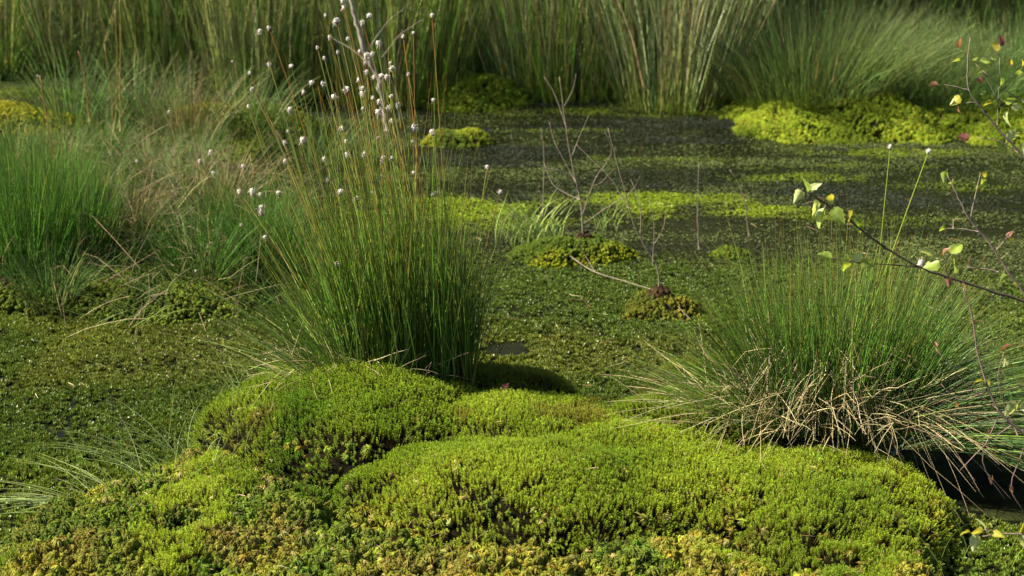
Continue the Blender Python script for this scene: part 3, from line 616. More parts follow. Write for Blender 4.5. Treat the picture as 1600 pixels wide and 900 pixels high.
G = 'rush stands along the far edge of the pond'
front = [  # px of the foot, Y, scale, height scale, variant, label
    (1045, 6.98, 1.0, .95, 2, 'pale fanning rush stand standing in the water at the tip of the far shore'),
    (1010, 7.25, .9, 1.0, 1, 'rush stand right behind the pale fanning one'),
    (955, 7.2, .9, .95, 0, 'green rush stand just left of the pale fanning one'),
    (885, 7.15, .95, .95, 3, 'bright based rush stand in the middle of the far shore'),
    (835, 7.2, .8, .95, 2, 'thin grey green rush stand right of the mossy gap'),
    (1110, 7.15, .95, 1.0, 0, 'rush stand between the pale fanning one and the soft grass tussock'),
    (1150, 7.5, .9, 1.0, 3, 'dark rush stand in the hollow left of the soft grass tussock'),
    (650, 7.1, .85, .95, 3, 'green rush stand left of the mossy gap, behind the white barked stem'),
    (595, 7.0, .8, .95, 1, 'rush stand right behind the white barked stem'),
    (520, 7.3, .9, .95, 0, 'rush stand left of the white barked stem, over the far water'),
    (455, 7.1, .9, .9, 1, 'rush stand behind the low yellow moss hummock'),
    (385, 7.0, .8, .8, 0, 'rush stand behind the grey green clumps, second left of the low yellow moss hummock'),
    (320, 7.25, .9, .85, 3, 'green rush stand behind the fluffy straw coloured clump'),
    (250, 7.1, .85, .8, 1, 'rush stand right of the tallest orange stalk'),
    (185, 7.3, .9, .85, 0, 'rush stand right behind the close pair of orange stalks'),
    (120, 7.15, .85, .75, 2, 'pale rush stand left of the orange stalks'),
    (50, 7.3, .9, .8, 3, 'rush stand behind the far yellow hummock at the left'),
    (-20, 7.1, .85, .8, 1, 'rush stand cut by the left photo edge behind the far yellow hummock'),
    (700, 7.75, .9, 1.0, 1, 'dark rush stand deep in the mossy gap, left half'),
    (770, 7.8, .9, 1.0, 3, 'dark rush stand deep in the mossy gap, right half'),
    (1230, 7.7, .9, 1.0, 0, 'rush stand showing over the left end of the big soft grass tussock'),
    (1330, 7.75, .9, .95, 3, 'yellowish rush stand showing above the middle of the soft grass'),
    (1430, 7.65, .9, .95, 1, 'rush stand showing above the darker soft grass tussock'),
    (1520, 7.7, .9, 1.0, 0, 'rush stand behind the birch sapling with yellowing leaves'),
    (1600, 7.65, .9, 1.0, 3, 'rush stand behind the soft grass at the right photo edge'),
]
for (px, Y, s, sz, v, lab) in front:
    c = at(px, 160, z=.02); X = (px - 800) / F * (Y * cp + 1.48 * sp)
    put('rush_stand', RUSH[v], 'stems', X, Y, max(float(ground_h(np.array([X]), np.array([Y]))[0]), -.02), rng.uniform(0, 6), s, lab, 'rush', G, sz)
# the rank behind: nothing tells these apart
k = 0
for Y in (7.65, 8.1, 8.6):
    for X in np.arange(-3.1, 3.4, .34):
        X2 = X + rng.normal() * .08; Y2 = Y + rng.normal() * .1
        if abs(X2) > Y2 * .30 + .35: continue
        z = float(ground_h(np.array([X2]), np.array([Y2]))[0]); s = rng.uniform(.85, 1.15)
        put('rush_stand', RUSH[k % 4], 'stems', X2, Y2, z, rng.uniform(0, 6), s * 1.15, 'rush stand in the thick bed beyond the pond, behind the first row', 'rush', 'rushes of the thick bed beyond the pond', s); k += 1
# soft grass tussocks on the far bank
for (px, Y, s, sz, v, lab) in ((1270, 6.85, .95, .92, 0, 'big soft grey green grass tussock at the left end of the far moss bank'), (1375, 6.95, .85, .9, 0, 'soft grass tussock in the middle of the far moss bank'), (1470, 6.85, .85, .82, 1, 'darker green soft grass tussock behind the birch sapling'), (1575, 7.0, .9, .85, 1, 'soft grass tussock on the far bank at the photo edge, right of the birch sapling')):
    X = (px - 800) / F * (Y * cp + 1.4 * sp); put('soft_grass_tussock', FINE[v], 'blades', X, Y, float(far_bank(np.array([X]), np.array([Y]))[0]) - .02, rng.uniform(0, 6), s, lab, 'grass tussock', 'soft grass tussocks on the far moss bank', sz)
# left bank
LB = [(40, 330, 1.35, 0, 'dark green grass clump at the left edge of the near bank'), (110, 300, 1.3, 0, 'tall green grass clump on the left bank beside the dark one at the edge'),
      (75, 420, 1.0, 1, 'low mixed grass clump over the moss at the water edge, far left'), (200, 330, 1.1, 2, 'straw coloured grass clump in the middle of the left bank'),
      (265, 280, 1.2, 1, 'grey green grass clump behind the straw coloured one on the left bank'), (150, 455, .8, 3, 'fresh green tuft at the foot of the left bank'),
      (265, 470, .9, 3, 'fresh green tuft above the floating moss, left of the cottongrass tussock'), (310, 400, 1.2, 0, 'green grass clump in the shade left of the cottongrass tussock'),
      (370, 330, 1.3, 0, 'green clump behind the leaning cottongrass stems'), (330, 300, 1.3, 2, 'brownish dry clump behind the leaning cottongrass stems'), (410, 300, 1.1, 1, 'grey green clump close to the open water behind the cottongrass tussock'),
      (430, 260, 1.0, 0, 'short green clump in front of the low yellow moss hummock'), (20, 240, .9, 1, 'hazy grass clump in front of the far yellow hummock at the left edge'), (160, 220, 1.0, 1, 'loose grey grass clump below the orange stalks'),
      (300, 230, .9, 1, 'grass clump left of the low yellow moss hummock'), (230, 250, 1.0, 2, 'dry brown clump under the lone white seed head'), (90, 250, .8, 2, 'dry clump at the left behind the dark green one')]
for (px, py, s, lab) in ((30, 400, .85, 'dense upright dark green rush tuft at the left photo edge'), (112, 385, .75, 'second dense dark green rush tuft from the left edge'), (60, 350, .8, 'dark green rush tuft between and behind the two at the left edge'), (395, 380, .7, 'dark green rush tuft in the shade just left of the cottongrass tussock')):
    c = at(px, py, z=.1); put('rush_tuft', LOW_RUSH, 'stems', c[0], c[1], float(ground_h(c[:1], c[1:2])[0]), rng.uniform(0, 6), s, lab, 'rush', 'dark green rush tufts on the left bank')
for (px, py, s, v, lab) in LB:
    c = at(px, py, z=.12); z = float(ground_h(c[:1], c[1:2])[0])
    put('grass_clump', TUFT[v], 'blades', c[0], c[1], z, rng.uniform(0, 6), s * .62, lab, 'grass clump', 'grass clumps on the left bank')
for (px, py, s, v, lab) in ((290, 178, 1.5, 2, 'fluffy straw coloured clump in the middle distance on the left'), (210, 165, 1.5, 1, 'greyish clump left of the fluffy straw coloured one'), (480, 195, 1.3, 1, 'soft grey clump behind the cottongrass stems, over the yellow moss'), (380, 165, 1.4, 1, 'grey green clump right of the fluffy straw coloured one'), (110, 170, 1.5, 1, 'grey clump beside the far yellow hummock'), (560, 190, 1.0, 1, 'soft grey clump left of the foot of the white barked stem')):
    c = at(px, py, z=.15); z = float(ground_h(c[:1], c[1:2])[0])
    put('grass_clump', TUFT[v], 'blades', c[0], c[1], max(z, -.02), rng.uniform(0, 6), s * .66, lab, 'grass clump', 'grass clumps behind the left bank')
# loose low grass all over the left bank
N = 9000; x = rng.uniform(-2.6, -.5, N); y = rng.uniform(4.4, 7.2, N); k = (left_bank(x, y) > .0) & wedge(x, y, .4) & ((y < 5.7) | (rng.uniform(size=N) < .35)) & (fbm(x * 3.5, y * 3.5, 411, 3) > .42); x, y = x[k], y[k]; N = len(x)
b = Bag(); cm = np.where(rng.uniform(size=(N, 1)) < .12, STRAW[None] * .6, np.array([[.10, .19, .03]]))
blades(b, np.stack([x, y, ground_h(x, y) - .01], -1), norm(rng.normal(size=(N, 3)) * [.6, .6, .2] + [0, 0, .9]), rng.uniform(.05, .22, N), rng.normal(size=(N, 3)) * .3 + [0, 0, -.25], rng.uniform(.0007, .0014, N), (.12, .12, .04), cm, (.24, .26, .08), 5, 3, .25, .02)
tag(link('bank_grass', b.mesh('bank_grass', M_blade)), 'loose low grass growing all over the left bank', 'grass', kind='stuff')

N = 9000; x = rng.uniform(-3.2, 3.3, N); y = 6.95 + 1.3 * rng.uniform(0, 1, N) ** 1.3; k = (ground_h(x, y) > -.02) & wedge(x, y, .4); x, y = x[k], y[k]; N = len(x); b = Bag()
cm = np.where(rng.uniform(size=(N, 1)) < .2, STRAW[None] * .8, np.array([[.22, .36, .06]]))
blades(b, np.stack([x, y, ground_h(x, y) - .01], -1), norm(rng.normal(size=(N, 3)) * [.35, .35, .1] + [0, 0, 1]), rng.uniform(.12, .55, N), rng.normal(size=(N, 3)) * .25 + [0, 0, -.1], rng.uniform(.001, .0022, N), (.22, .30, .03), cm, (.28, .30, .10), 5, 3, .35, .02)
tag(link('marsh_grass', b.mesh('marsh_grass', M_blade)), 'tangle of loose grass at the feet of the rushes beyond the pond', 'grass', kind='stuff')

b = Bag(); P0 = [at(px, py, z=.1) for px, py in ((150, 330), (210, 300), (280, 330), (330, 290), (240, 370), (60, 400), (130, 470), (300, 440), (370, 300), (180, 260))]
for c in P0: z = float(ground_h(c[:1], c[1:2])[0]); straws(b, 60, c[0], c[1], z + .01, .20, .20, (.06, .22), (0, 0, .1), np.array([.28, .20, .11]) if rng.uniform() < .6 else STRAW * .7, .0009, .5, .2, .08)
tag(link('dead_grass', b.mesh('dead_grass', M_straw)), 'brown tangle of dead grass on the left bank', 'grass', kind='stuff')
b = Bag(); N = 260; x = rng.uniform(-1.2, .8, N); y = rng.uniform(2.7, 3.6, N); h_ = hummock_h(x, y); k = h_ > -.01; x, y, h_ = x[k], y[k], h_[k]; N = len(x); a = rng.uniform(0, 6.28, N)
cl = np.where(rng.uniform(size=(N, 1)) < .5, STRAW[None], np.array([[.20, .09, .04]]))
blades(b, np.stack([x, y, h_ + .020], -1), np.stack([np.cos(a), np.sin(a), rng.normal(size=N) * .3], -1), rng.uniform(.008, .03, N), rng.normal(size=(N, 3)) * .2, .0007, cl, cl, (.3, .2, .1), 3, 3, .3)
N = 160; x = rng.uniform(-1.6, 1.6, N); y = rng.uniform(3.7, 5.6, N); k = (ground_h(x, y) < 0) & (hummock_h(x, y) < -.01); x, y = x[k], y[k]; N = len(x); a = rng.uniform(0, 6.28, N); cl = cl[rng.integers(0, len(cl), N)]
blades(b, np.stack([x, y, np.full(N, .012)], -1), np.stack([np.cos(a), np.sin(a), rng.normal(size=N) * .12], -1), rng.uniform(.01, .07, N), rng.normal(size=(N, 3)) * .15, .0009, cl, cl, (.3, .2, .1), 3, 3, .3)
tag(link('plant_litter', b.mesh('plant_litter', M_straw)), 'bits of dead stems and needles scattered on the moss and the pond', 'litter', kind='stuff')

# small tufts on and beside the hummock
def tuft(label, px, py, N, H, lean, spread, cm, w_=.0008, z=None, rad=.03, group=None, ct=(.3, .34, .1), name='grass_tuft'):
    c = at(px, py, z=.05 if z is None else z); zz = max(float(hummock_h(c[:1], c[1:2])[0]), -.01) if (2.1 < c[1] < 3.9) else 0
    b = Bag(); a = rng.uniform(0, 6.283, N); d = np.stack([np.cos(a) * spread + lean, np.sin(a) * spread * .6 - .1, np.ones(N)], -1)
    base = np.stack([rng.normal(size=N) * rad, rng.normal(size=N) * rad * .6, np.zeros(N)], -1)
    blades(b, base, d, rng.uniform(H * .4, H, N), np.stack([np.sign(d[:, 0]) * .2, d[:, 1] * .2, np.full(N, -.3)], -1) + rng.normal(size=(N, 3)) * .06, rng.uniform(w_ * .6, w_, N), (.14, .18, .04), np.asarray(cm), ct, 7, 3, .2, .01)
    t = thing(name, label, 'grass tuft', (c[0], c[1], zz), group); link('blades', b.mesh('blades', M_blade), t); return t
PALE = (.34, .42, .16)
tuft('thin pale grass tuft on the left slope of the hummock, just above the yellow moss', 265, 735, 30, .28, -.45, .5, PALE, .0012, rad=.05)
tuft('thin upright grass tuft at the back left foot of the big moss dome', 345, 690, 40, .26, -.25, .35, (.24, .32, .08), .0010, rad=.06)
tuft('sparse pale tuft below the big dome, its blades bent to the left', 190, 770, 18, .24, -.7, .6, PALE, .0012, rad=.04)
tuft('pale tuft lying flat over the moss at the left edge of the photo', 115, 805, 24, .17, -2.2, .5, PALE, .0012, rad=.02)
tuft('few thin upright blades in front of the cottongrass tussock', 640, 690, 26, .12, -.1, .18, (.20, .28, .05), .0006, rad=.03)
tuft('few tall green blades at the bottom right where the hummock drops away', 1480, 885, 14, .24, -.1, .28, (.24, .33, .05), .0010, z=.0, rad=.09)
tuft('pair of short blades at the bottom edge right of centre', 1380, 900, 5, .14, -.3, .3, (.28, .36, .08), .0011, z=.05, rad=.05)
tuft('bright narrow leaved tuft on the moss clump at the foot of the dead sapling', 832, 372, 75, .26, -.12, .26, (.38, .50, .15), .0022, z=.02, rad=.04)
tuft('tiny bright tuft right of the root knob of the dead sapling', 948, 350, 20, .15, 0, .2, (.38, .50, .15), .0018, z=.02, rad=.02)
tuft('straggly blades at the foot of the left bank, bent over the floating moss', 175, 520, 22, .2, .2, .9, (.26, .34, .08), .0012, z=.0, rad=.06)
N = 170; x = rng.uniform(-.95, -.5, N); y = rng.uniform(3.05, 3.65, N); k = (hummock_h(x, y) > 0); x, y = x[k], y[k]; N = len(x); b = Bag()
blades(b, np.stack([x, y, hummock_h(x, y)], -1), norm(rng.normal(size=(N, 3)) * [.5, .4, .1] + [-.3, 0, .9]), rng.uniform(.05, .17, N), rng.normal(size=(N, 3)) * .15 + [-.1, 0, -.2], rng.uniform(.0005, .0010, N), (.14, .18, .04), np.array([.24, .32, .09]), (.3, .34, .1), 6, 3, .25, .01)
tag(link('sparse_grass', b.mesh('sparse_grass', M_blade)), 'sparse thin grass over the left shoulder of the front hummock', 'grass', kind='stuff')

# ------------------------------------------------------------------ the wood beyond the marsh: it closes the view and stands in the pond's reflections
b = Bag()
for X in np.arange(-16, 17, 2.1):
    X2 = X + rng.normal() * .5; Y2 = 17 + rng.normal() * 1.5; H = rng.uniform(7, 10); q0 = np.array([X2, Y2, .4])
    polytube(b, [q0, q0 + [.1, 0, H * .5], q0 + [0, .1, H]], .14, .04, (.08, .06, .05), 7, 4, .03)
    m = 2600; d = norm(rng.normal(size=(m, 3))); cl = q0 + np.array([0, 0, H * .55]) + norm(rng.normal(size=(26, 3))) * rng.uniform(.3, 1, (26, 1)) * [1.7, 1.5, H * .42]
    ctr = cl[rng.integers(0, 26, m)] + d * rng.uniform(.1, .8, (m, 1)); u1 = norm(rng.normal(size=(m, 3))); v1 = norm(np.cross(u1, d)); sz = rng.uniform(.05, .12, (m, 1))
    V = np.stack([ctr - u1 * sz, ctr + v1 * sz * .6, ctr + u1 * sz, ctr - v1 * sz * .6], 1).reshape(-1, 3)
    b.add(V, [np.arange(m * 4).reshape(m, 4)], np.repeat(jit((.045, .075, .02), m, .3), 4, 0))
tag(link('wood', b.mesh('wood', M_blade, False)), 'dark wood beyond the marsh', 'wood', kind='stuff')

# ------------------------------------------------------------------ dead saplings, stems and root knobs
GREYB = (.20, .16, .12); REDB = (.20, .13, .10); DARKB = (.05, .04, .03)
def knob(parent, c, r, seed, col=None):
    b = Bag(); nu, nv = 26, 36; u = np.linspace(0, math.pi, nu); v = np.arange(nv) * 2 * math.pi / nv
    U, Vv = np.meshgrid(u, v, indexing='ij'); D = np.stack([np.sin(U) * np.cos(Vv), np.sin(U) * np.sin(Vv), np.cos(U)], -1)
    rr = 1 + (fbm(D[..., 0] * 2.5 + D[..., 2] * 3 + seed, D[..., 1] * 2.5 - D[..., 2] * 2, seed, 4) - .5) * 1.3
    rr = rr + (fbm(D[..., 0] * 9 + D[..., 2] * 8, D[..., 1] * 9 + seed, seed + 5, 3) - .5) * .9
    V = (D * rr[..., None] * np.asarray(r)).reshape(-1, 3)
    Fq = np.array([[i * nv + j, (i + 1) * nv + j, (i + 1) * nv + (j + 1) % nv, i * nv + (j + 1) % nv] for i in range(nu - 1) for j in range(nv)])
    b.add(V, [Fq], np.array([.1, .1, .1])); 
    return link('root_knob', b.mesh('root_knob', M_knob), parent, c)
def sapling(name, label, base, trunk, twigs, r, col, cat='sapling', twig_r=.35, part='trunk', mat=None, sides=6):
    """trunk / twigs: lists of world points"""
    t = thing(name, label, cat, base); b = Bag(); pts = polytube(b, np.asarray(trunk) - base, r, r * .45, col, sides, 5, r * .25)
    link(part, b.mesh(part, M_bark), t)
    for tw in twigs:
        b = Bag(); polytube(b, np.asarray(tw) - base, r * twig_r, r * twig_r * .4, col, 5, 4, r * .15); link('twig', b.mesh('twig', M_bark), t)
    return t
Yk = cA[1]
def pp(lst, Y, dy=0.0): return [at(px, py, Y=Y + dy * i / max(len(lst) - 1, 1)) for i, (px, py) in enumerate(lst)]
base = at(912, 362, Y=Yk); base[2] = .03
D1 = sapling('dead_sapling', 'leafless twiggy sapling growing from a dark root knob on the moss clump', base,
   [base] + pp([(908, 320), (898, 275), (888, 225), (880, 165), (874, 120)], Yk),
   [pp([(905, 300), (880, 270), (852, 262), (815, 245), (798, 212)], Yk, -.05), pp([(900, 285), (868, 225), (858, 190)], Yk, .05), pp([(893, 245), (905, 215), (920, 180)], Yk, .06),
    pp([(910, 335), (930, 280), (955, 240), (945, 205)], Yk, -.04), pp([(898, 275), (930, 290), (962, 262)], Yk, .04), pp([(885, 200), (868, 150), (850, 120)], Yk, .03),
    pp([(906, 312), (880, 300), (862, 285), (850, 255)], Yk, .06), pp([(880, 170), (895, 140), (900, 115)], Yk), pp([(912, 350), (940, 330), (985, 300), (1000, 275)], Yk, -.06), pp([(890, 232), (872, 205), (860, 185)], Yk, -.03)],
   .0025, GREYB, twig_r=.6)
knob(D1, np.array([.0, 0, .012]), (.02, .018, .030), 3)
base = at(1030, 468, Y=cB[1]); base[2] = .03
D2 = sapling('dead_sapling', 'thin leafless sapling growing from the reddish root knob', base,
   [base] + pp([(1028, 420), (1010, 390), (990, 350), (975, 295), (960, 240), (950, 200)], cB[1]),
   [pp([(1000, 372), (1000, 320), (985, 280)], cB[1], .05), pp([(985, 330), (955, 280), (925, 250), (900, 225)], cB[1], .05), pp([(1012, 395), (1035, 360), (1040, 330)], cB[1], .04), pp([(1020, 410), (1022, 350), (1015, 310)], cB[1], -.03)],
   .0022, GREYB, twig_r=.6)
knob(D2, np.array([.0, 0, .015]), (.026, .022, .026), 13)
Y3 = at(900, 400, z=.0)[1]
base = at(985, 440, Y=Y3 - .15); base[2] = .005
sapling('fallen_twig', 'long bare twig lying over the floating moss between the two root knobs', base, [at(890, 400, z=.03), at(930, 425, z=.02), at(985, 442, z=.02), at(1040, 462, z=.04), at(1080, 500, z=.03)], [[at(930, 425, z=.02), at(915, 400, z=.05), at(900, 372, z=.10)]], .0017, GREYB, 'twig', .6, 'stem')
for (lst, lab, Yd) in (([(1092, 390), (1090, 330), (1092, 255)], 'thin upright bare stalk behind the left blades of the right tussock', 4.9), ([(1170, 370), (1160, 300), (1140, 265)], 'slanting bare stalk behind the right front tussock', 5.1), ([(848, 335), (850, 250), (846, 200)], 'thin dark stalk standing left of the dead twiggy sapling', 5.2)):
    q = at(lst[0][0], lst[0][1], z=0); sapling('bare_stalk', lab, q, [q] + pp(lst[1:], q[1]), [], .0018, GREYB, 'stalk', part='stem')
# pale barked stem behind the cottongrass
q = at(606, 205, z=.0)
sapling('pale_birch', 'crooked pale barked stem standing behind the cottongrass heads', q, [q] + pp([(600, 165), (590, 120), (574, 88), (560, 45), (548, 0), (545, -60), (552, -120)], q[1]),
   [pp([(594, 120), (560, 85), (520, 60)], q[1], .2), pp([(596, 90), (625, 55), (660, 30)], q[1], -.1), pp([(572, 84), (600, 40), (640, 5)], q[1], .1)], .011, (.30, .25, .21), 'birch', .13, sides=8)
q = at(628, 205, z=.0)
sapling('dead_sapling', 'thin dark bare stem just right of the pale barked stem', q, [q] + pp([(620, 150), (600, 80), (590, 20), (592, -60)], q[1] + .1), [], .005, DARKB, 'stem', part='stem')
# orange flowering stalks in the left distance
for i, (pts, lab) in enumerate([([(188, 205), (187, 120), (189, 60), (187, -5)], 'tallest orange stalk at the left, the right one of a close pair'), ([(182, 170), (183, 100), (180, 15)], 'orange stalk with a pale tip, the left one of a close pair'), ([(178, 200), (172, 130), (163, 70)], 'short orange stalk left of the close pair'), ([(85, 250), (72, 180), (62, 118)], 'reddish slanting stalk near the far yellow hummock'), ([(140, 190), (132, 120), (122, 80)], 'dull orange stalk between the pair and the yellow hummock')]):
    q = at(*pts[0], z=.18); t = thing('orange_stalk', lab, 'stalk', q, 'orange stalks in the left distance'); b = Bag()
    polytube(b, np.array([q] + pp(pts[1:], q[1])) - q, .0026, .0016, (.30, .22, .06) if i < 3 else (.30, .16, .06), 4, 4, .001); link('stem', b.mesh('stem', M_blade), t)
# lone cotton heads on thin stems over the left bank
for (px, py, bx, by, Y, lab) in ((264, 175, 292, 255, 5.0, 'lone white seed head on a thin stem above the dry brown clump'), (214, 252, 222, 300, 5.3, 'small white seed head low over the left bank'), (33, 288, 40, 330, 5.0, 'small white seed head at the left edge in the dark green grass'), (76, 327, 84, 380, 5.0, 'tiny white seed head low in the grass at the left edge'), (59, 119, 74, 200, 6.4, 'small pale seed head on a dark stalk in the left distance')):
    q = at(bx, by, Y=Y); gz = float(ground_h(q[:1], q[1:2])[0]); q = np.array([q[0], q[1], gz]); tp = at(px, py, Y=Y)
    t = thing('cottongrass', lab, 'cottongrass', q, 'lone cottongrass stems on the left bank'); flower_stem(t, q, tp, None, .0008, hs=.9)

# ------------------------------------------------------------------ birch saplings at the right, with leaves
def leaf_mesh(L, W, cup, col, fold=.35):
    n_, m_ = 9, 5; V = []; cl = []
    for i in range(n_):
        t = i / (n_ - 1); wd = W * (math.sin(math.pi * min(1, t ** .75)) ** .8 if t < 1 else 0) * (1 - .25 * t) + .0003
        for j in range(m_):
            s = (j / (m_ - 1) - .5) * 2; se = 1 + (.10 * ((i % 2) * 2 - 1) if abs(s) == 1 and 0 < i < n_ - 1 else 0)
            V.append((s * wd * se, t * L, -cup * L * t * t + abs(s) * wd * fold + random.gauss(0, .0004)))
            cl.append(np.array(col) * (1.0 if s else 1.25) * (.85 + .3 * t if random.random() > .06 else .6))
    i = np.arange(n_ - 1)[:, None] * m_ + np.arange(m_ - 1)[None]; i = i.ravel()
    b = Bag(); b.add(np.array(V), [np.stack([i, i + 1, i + m_ + 1, i + m_], 1)], np.array(cl)); 
    s_ = np.array([[0, -.006, .001], [0, -.003, .0], [0, .001, 0]]); Vt, Ft, Ct = tubes(s_[None], np.array([[.0006, .0005, .0004]]), np.tile(np.array([.3, .3, .1]), (1, 3, 1)), 3); b.add(Vt, Ft, Ct)
    return b.mesh('leaf', M_leaf)
LG = (.34, .44, .08); LY = (.50, .46, .07); LR = (.34, .17, .10); LP = (.55, .60, .25); LB_ = (.22, .08, .06)
LEAVES = {k: [leaf_mesh(.026, .0095, .25, c), leaf_mesh(.022, .0085, .5, c, .6)] for k, c in dict(g=LG, y=LY, r=LR, p=LP, b=LB_).items()}
def birch(name, label, Y, main, twigs, leaves, r, col, group=None):
    """main/twigs: photo points with a distance; leaves: (px, py, kind, size, heading in degrees)"""
    q = main[0] if len(main[0]) == 3 and not isinstance(main[0][0], int) else at(*main[0][:2], Y=Y + (main[0][2] if len(main[0]) > 2 else 0))
    W = lambda p: at(p[0], p[1], Y=Y + (p[2] if len(p) > 2 else 0))
    t = thing(name, label, 'birch', q, group); b = Bag(); polytube(b, np.array([W(p) for p in main]) - q, r, r * .35, col, 7, 5, r * .2); link('stem', b.mesh('stem', M_bark), t)
    for tw in twigs:
        b = Bag(); polytube(b, np.array([W(p) for p in tw]) - q, r * .42, r * .22, col, 5, 4, r * .1); link('twig', b.mesh('twig', M_bark), t)
    for (px, py, kd, sz, hd) in leaves:
        o = link('leaf', random.choice(LEAVES[kd]), t, at(px, py, Y=Y + random.uniform(-.012, .012)) - q); a = R(hd)
        d = Vector((math.cos(a), random.gauss(0, .35), math.sin(a))); o.rotation_mode = 'QUATERNION'
        qn = d.to_track_quat('Y', 'Z'); from mathutils import Quaternion
        o.rotation_quaternion = qn @ Quaternion((0, 1, 0), random.gauss(1.2, .5)); sz *= 1.3 if 'dark birch' in label else 1.15; o.scale = (sz, sz, sz)
        if kd == 'r' or kd == 'b': o['label'] = 'withered reddish leaf'
    return t
birch('birch_branch', 'thin dark birch branch with fresh green leaves reaching in over the right tussock', 3.05,
   [(1760, 560), (1640, 486), (1590, 468), (1510, 442), (1440, 418), (1370, 378), (1330, 345), (1285, 315)],
   [[(1440, 418), (1395, 414, .0), (1340, 410), (1300, 403)], [(1286, 316), (1268, 305), (1250, 295)], [(1480, 432), (1478, 412), (1484, 395)], [(1330, 345), (1322, 335)]],
   [(1252, 298, 'p', .85, -110), (1262, 300, 'g', .8, 100), (1272, 312, 'p', 1.05, -80), (1268, 298, 'p', .8, 70), (1288, 325, 'g', 1.1, -120), (1300, 325, 'g', 1.05, -50), (1325, 330, 'y', .8, -60), (1335, 340, 'g', 1.0, -60), (1290, 312, 'y', .9, 0), (1300, 403, 'g', .8, 170), (1318, 410, 'g', .95, -60), (1330, 405, 'p', .7, 30), (1345, 408, 'g', .8, -20), (1360, 412, 'p', .5, 100), (1462, 402, 'p', 1.0, 150), (1468, 408, 'g', 1.0, -140), (1485, 398, 'g', 1.0, 40), (1488, 410, 'g', 1.1, -50), (1474, 398, 'r', .6, 80), (1484, 435, 'b', .5, -100)], .0033, DARKB)
birch('birch_sapling', 'reddish grey birch sapling with a forked top standing over the water at the right', 3.2,
   [(1700, 760), (1650, 560), (1605, 465), (1575, 425), (1550, 385), (1515, 342), (1498, 310), (1480, 272)],
   [[(1516, 342), (1524, 305), (1532, 270)], [(1528, 362), (1505, 358), (1478, 357)], [(1555, 392), (1568, 378), (1575, 368)], [(1560, 425), (1540, 420), (1510, 417)], [(1490, 357), (1490, 345), (1500, 342), (1516, 350)]],
   [(1479, 268, 'g', .8, -110), (1488, 280, 'g', .45, -90), (1535, 268, 'y', .6, -50), (1534, 278, 'g', .7, -70), (1478, 357, 'g', .7, 180), (1574, 372, 'r', .6, 60), (1577, 372, 'y', .7, -60), (1574, 430, 'g', .8, -140), (1585, 440, 'y', .5, -60)], .0030, (.26, .19, .15))
birch('birch_sapling', 'birch sapling with small yellowing leaves in front of the soft grass tussocks', 3.5,
   [(1800, 520), (1680, 330), (1600, 245), (1558, 200), (1530, 165), (1514, 140), (1512, 105), (1516, 60)],
   [[(1532, 165), (1520, 160), (1502, 162)], [(1558, 195), (1560, 150), (1562, 90)], [(1560, 160), (1545, 130), (1525, 100)], [(1590, 238), (1560, 220), (1525, 215)], [(1600, 160), (1570, 140), (1535, 110)], [(1515, 142), (1495, 136), (1475, 132)]],
   [(1518, 93, 'g', .6, 30), (1530, 96, 'g', .7, 5), (1548, 92, 'g', .6, 10), (1560, 80, 'y', .8, 120), (1572, 96, 'y', .8, -20), (1525, 115, 'g', .6, 40), (1564, 120, 'g', .8, -80), (1500, 95, 'g', .7, 170), (1530, 145, 'g', .5, 10), (1550, 160, 'y', .7, 190), (1560, 165, 'g', .7, -40), (1570, 158, 'g', .8, 10), (1580, 165, 'p', .8, -10), (1575, 175, 'p', 1.1, -100), (1590, 205, 'p', 1.2, -120), (1595, 225, 'p', 1.0, -60), (1570, 222, 'g', .9, -110), (1500, 150, 'y', .9, -120), (1498, 165, 'r', .6, -100), (1465, 132, 'r', .6, 180), (1500, 75, 'r', .7, 100), (1563, 72, 'b', .9, 80), (1530, 120, 'b', .6, -80), (1515, 215, 'b', .8, 180), (1585, 115, 'g', .7, 0), (1596, 105, 'y', .7, 60)], .0030, GREYB)
birch('birch_sapling', 'thin leafless birch twigs with reddish buds hanging over the lower right tussock', 2.95,
   [(1720, 800), (1625, 700), (1560, 640), (1530, 560), (1520, 500), (1505, 450)],
   [[(1560, 640), (1510, 600), (1462, 545)], [(1580, 665), (1545, 690), (1500, 735)], [(1590, 680), (1560, 600), (1570, 545)], [(1560, 650), (1535, 720), (1570, 780)], [(1600, 700), (1580, 760), (1600, 800)], [(1545, 610), (1500, 625), (1470, 600)]],
   [(1506, 452, 'r', .45, 90), (1462, 542, 'r', .4, 90), (1568, 548, 'b', .8, 90), (1572, 562, 'p', .6, -90), (1537, 595, 'y', .7, 180), (1538, 597, 'y', .6, -20), (1590, 630, 'p', 1.1, -130), (1594, 640, 'p', .9, 40), (1500, 630, 'r', .45, 200), (1545, 670, 'b', .4, -90), (1550, 745, 'r', .5, -100), (1578, 760, 'r', .45, -60), (1528, 657, 'r', .4, 120)], .0026, (.22, .14, .12))
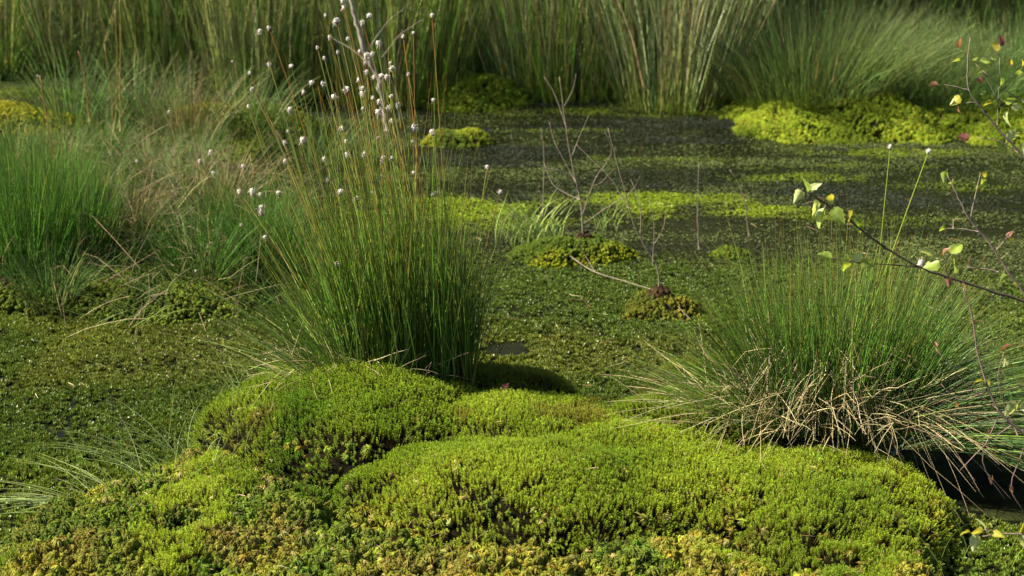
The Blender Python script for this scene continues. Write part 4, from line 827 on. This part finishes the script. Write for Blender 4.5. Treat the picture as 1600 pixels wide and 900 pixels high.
birch('birch_branch', 'low birch branch tip with pale yellow leaves at the bottom right edge', 2.75,
   [(1760, 860), (1650, 838), (1600, 835), (1565, 834), (1535, 838)], [[(1560, 834), (1545, 828), (1525, 830)]],
   [(1535, 832, 'y', .9, 160), (1528, 835, 'p', 1.0, -110), (1540, 828, 'p', .8, 120), (1550, 835, 'y', .8, 20), (1545, 838, 'g', .7, -70), (1594, 832, 'y', .9, 60), (1596, 836, 'p', .9, -70), (1515, 832, 'y', .7, 170)], .0024, (.2, .14, .1))

# ------------------------------------------------------------------ litter on the moss
def litter(label, px, py, z, kd, s, rot):
    c = at(px, py, z=z); zz = float(hummock_h(c[:1], c[1:2])[0]) + .022; o = link('fallen_leaf', LEAVES[kd][1], None, (c[0], c[1], zz)); o.rotation_euler = rot; o.scale = (s, s, s)
    return tag(o, label, 'leaf')
litter('red fallen leaf on the moss in front of the big dome', 655, 692, .13, 'r', .6, (.5, .3, 1.0))
litter('curled dark dead leaf in the dip between the left and middle domes', 786, 652, .12, 'b', .9, (1.0, .2, -.6))
litter('pale tan fallen leaf low on the front moss, right of centre', 1000, 848, .06, 'p', .8, (1.2, .0, 2.2))
litter('small reddish brown fallen leaf at the lower right of the hummock', 1438, 873, .05, 'r', .7, (.2, .1, 1.4))
for (px, py, z, a, L, c, lab) in ((890, 688, .14, -50, .035, ORG, 'orange needle stuck in the middle dome'), (868, 775, .11, 88, .035, STRAW * .6, 'brown upright stick in the front ridge'), (1025, 690, .15, 60, .022, ORG, 'small orange needle on the right dome'), (778, 632, .10, 3, .028, STRAW * 1.3, 'short pale straw floating over the dip behind the middle dome'), (420, 810, .06, 80, .04, STRAW * .7, 'brown forked stick at the lower left of the hummock'), (925, 800, .08, 10, .025, STRAW, 'pale curved straw on the front ridge'), (880, 880, .05, -40, .03, ORG, 'orange straw at the bottom centre')):
    p0 = at(px, py, z=z); hz = float(hummock_h(p0[:1], p0[1:2])[0]); p0[2] = max(hz + .018, .01); d = np.array([math.cos(R(a)), -.2, math.sin(R(a))]) * L
    b = Bag(); polytube(b, np.array([-d * .5, d * .1 + [.001, 0, .002], d * .5]), .0010, .0006, c, 4, 3, .0003)
    tag(link('straw', b.mesh('straw', M_straw), None, p0), lab, 'straw')
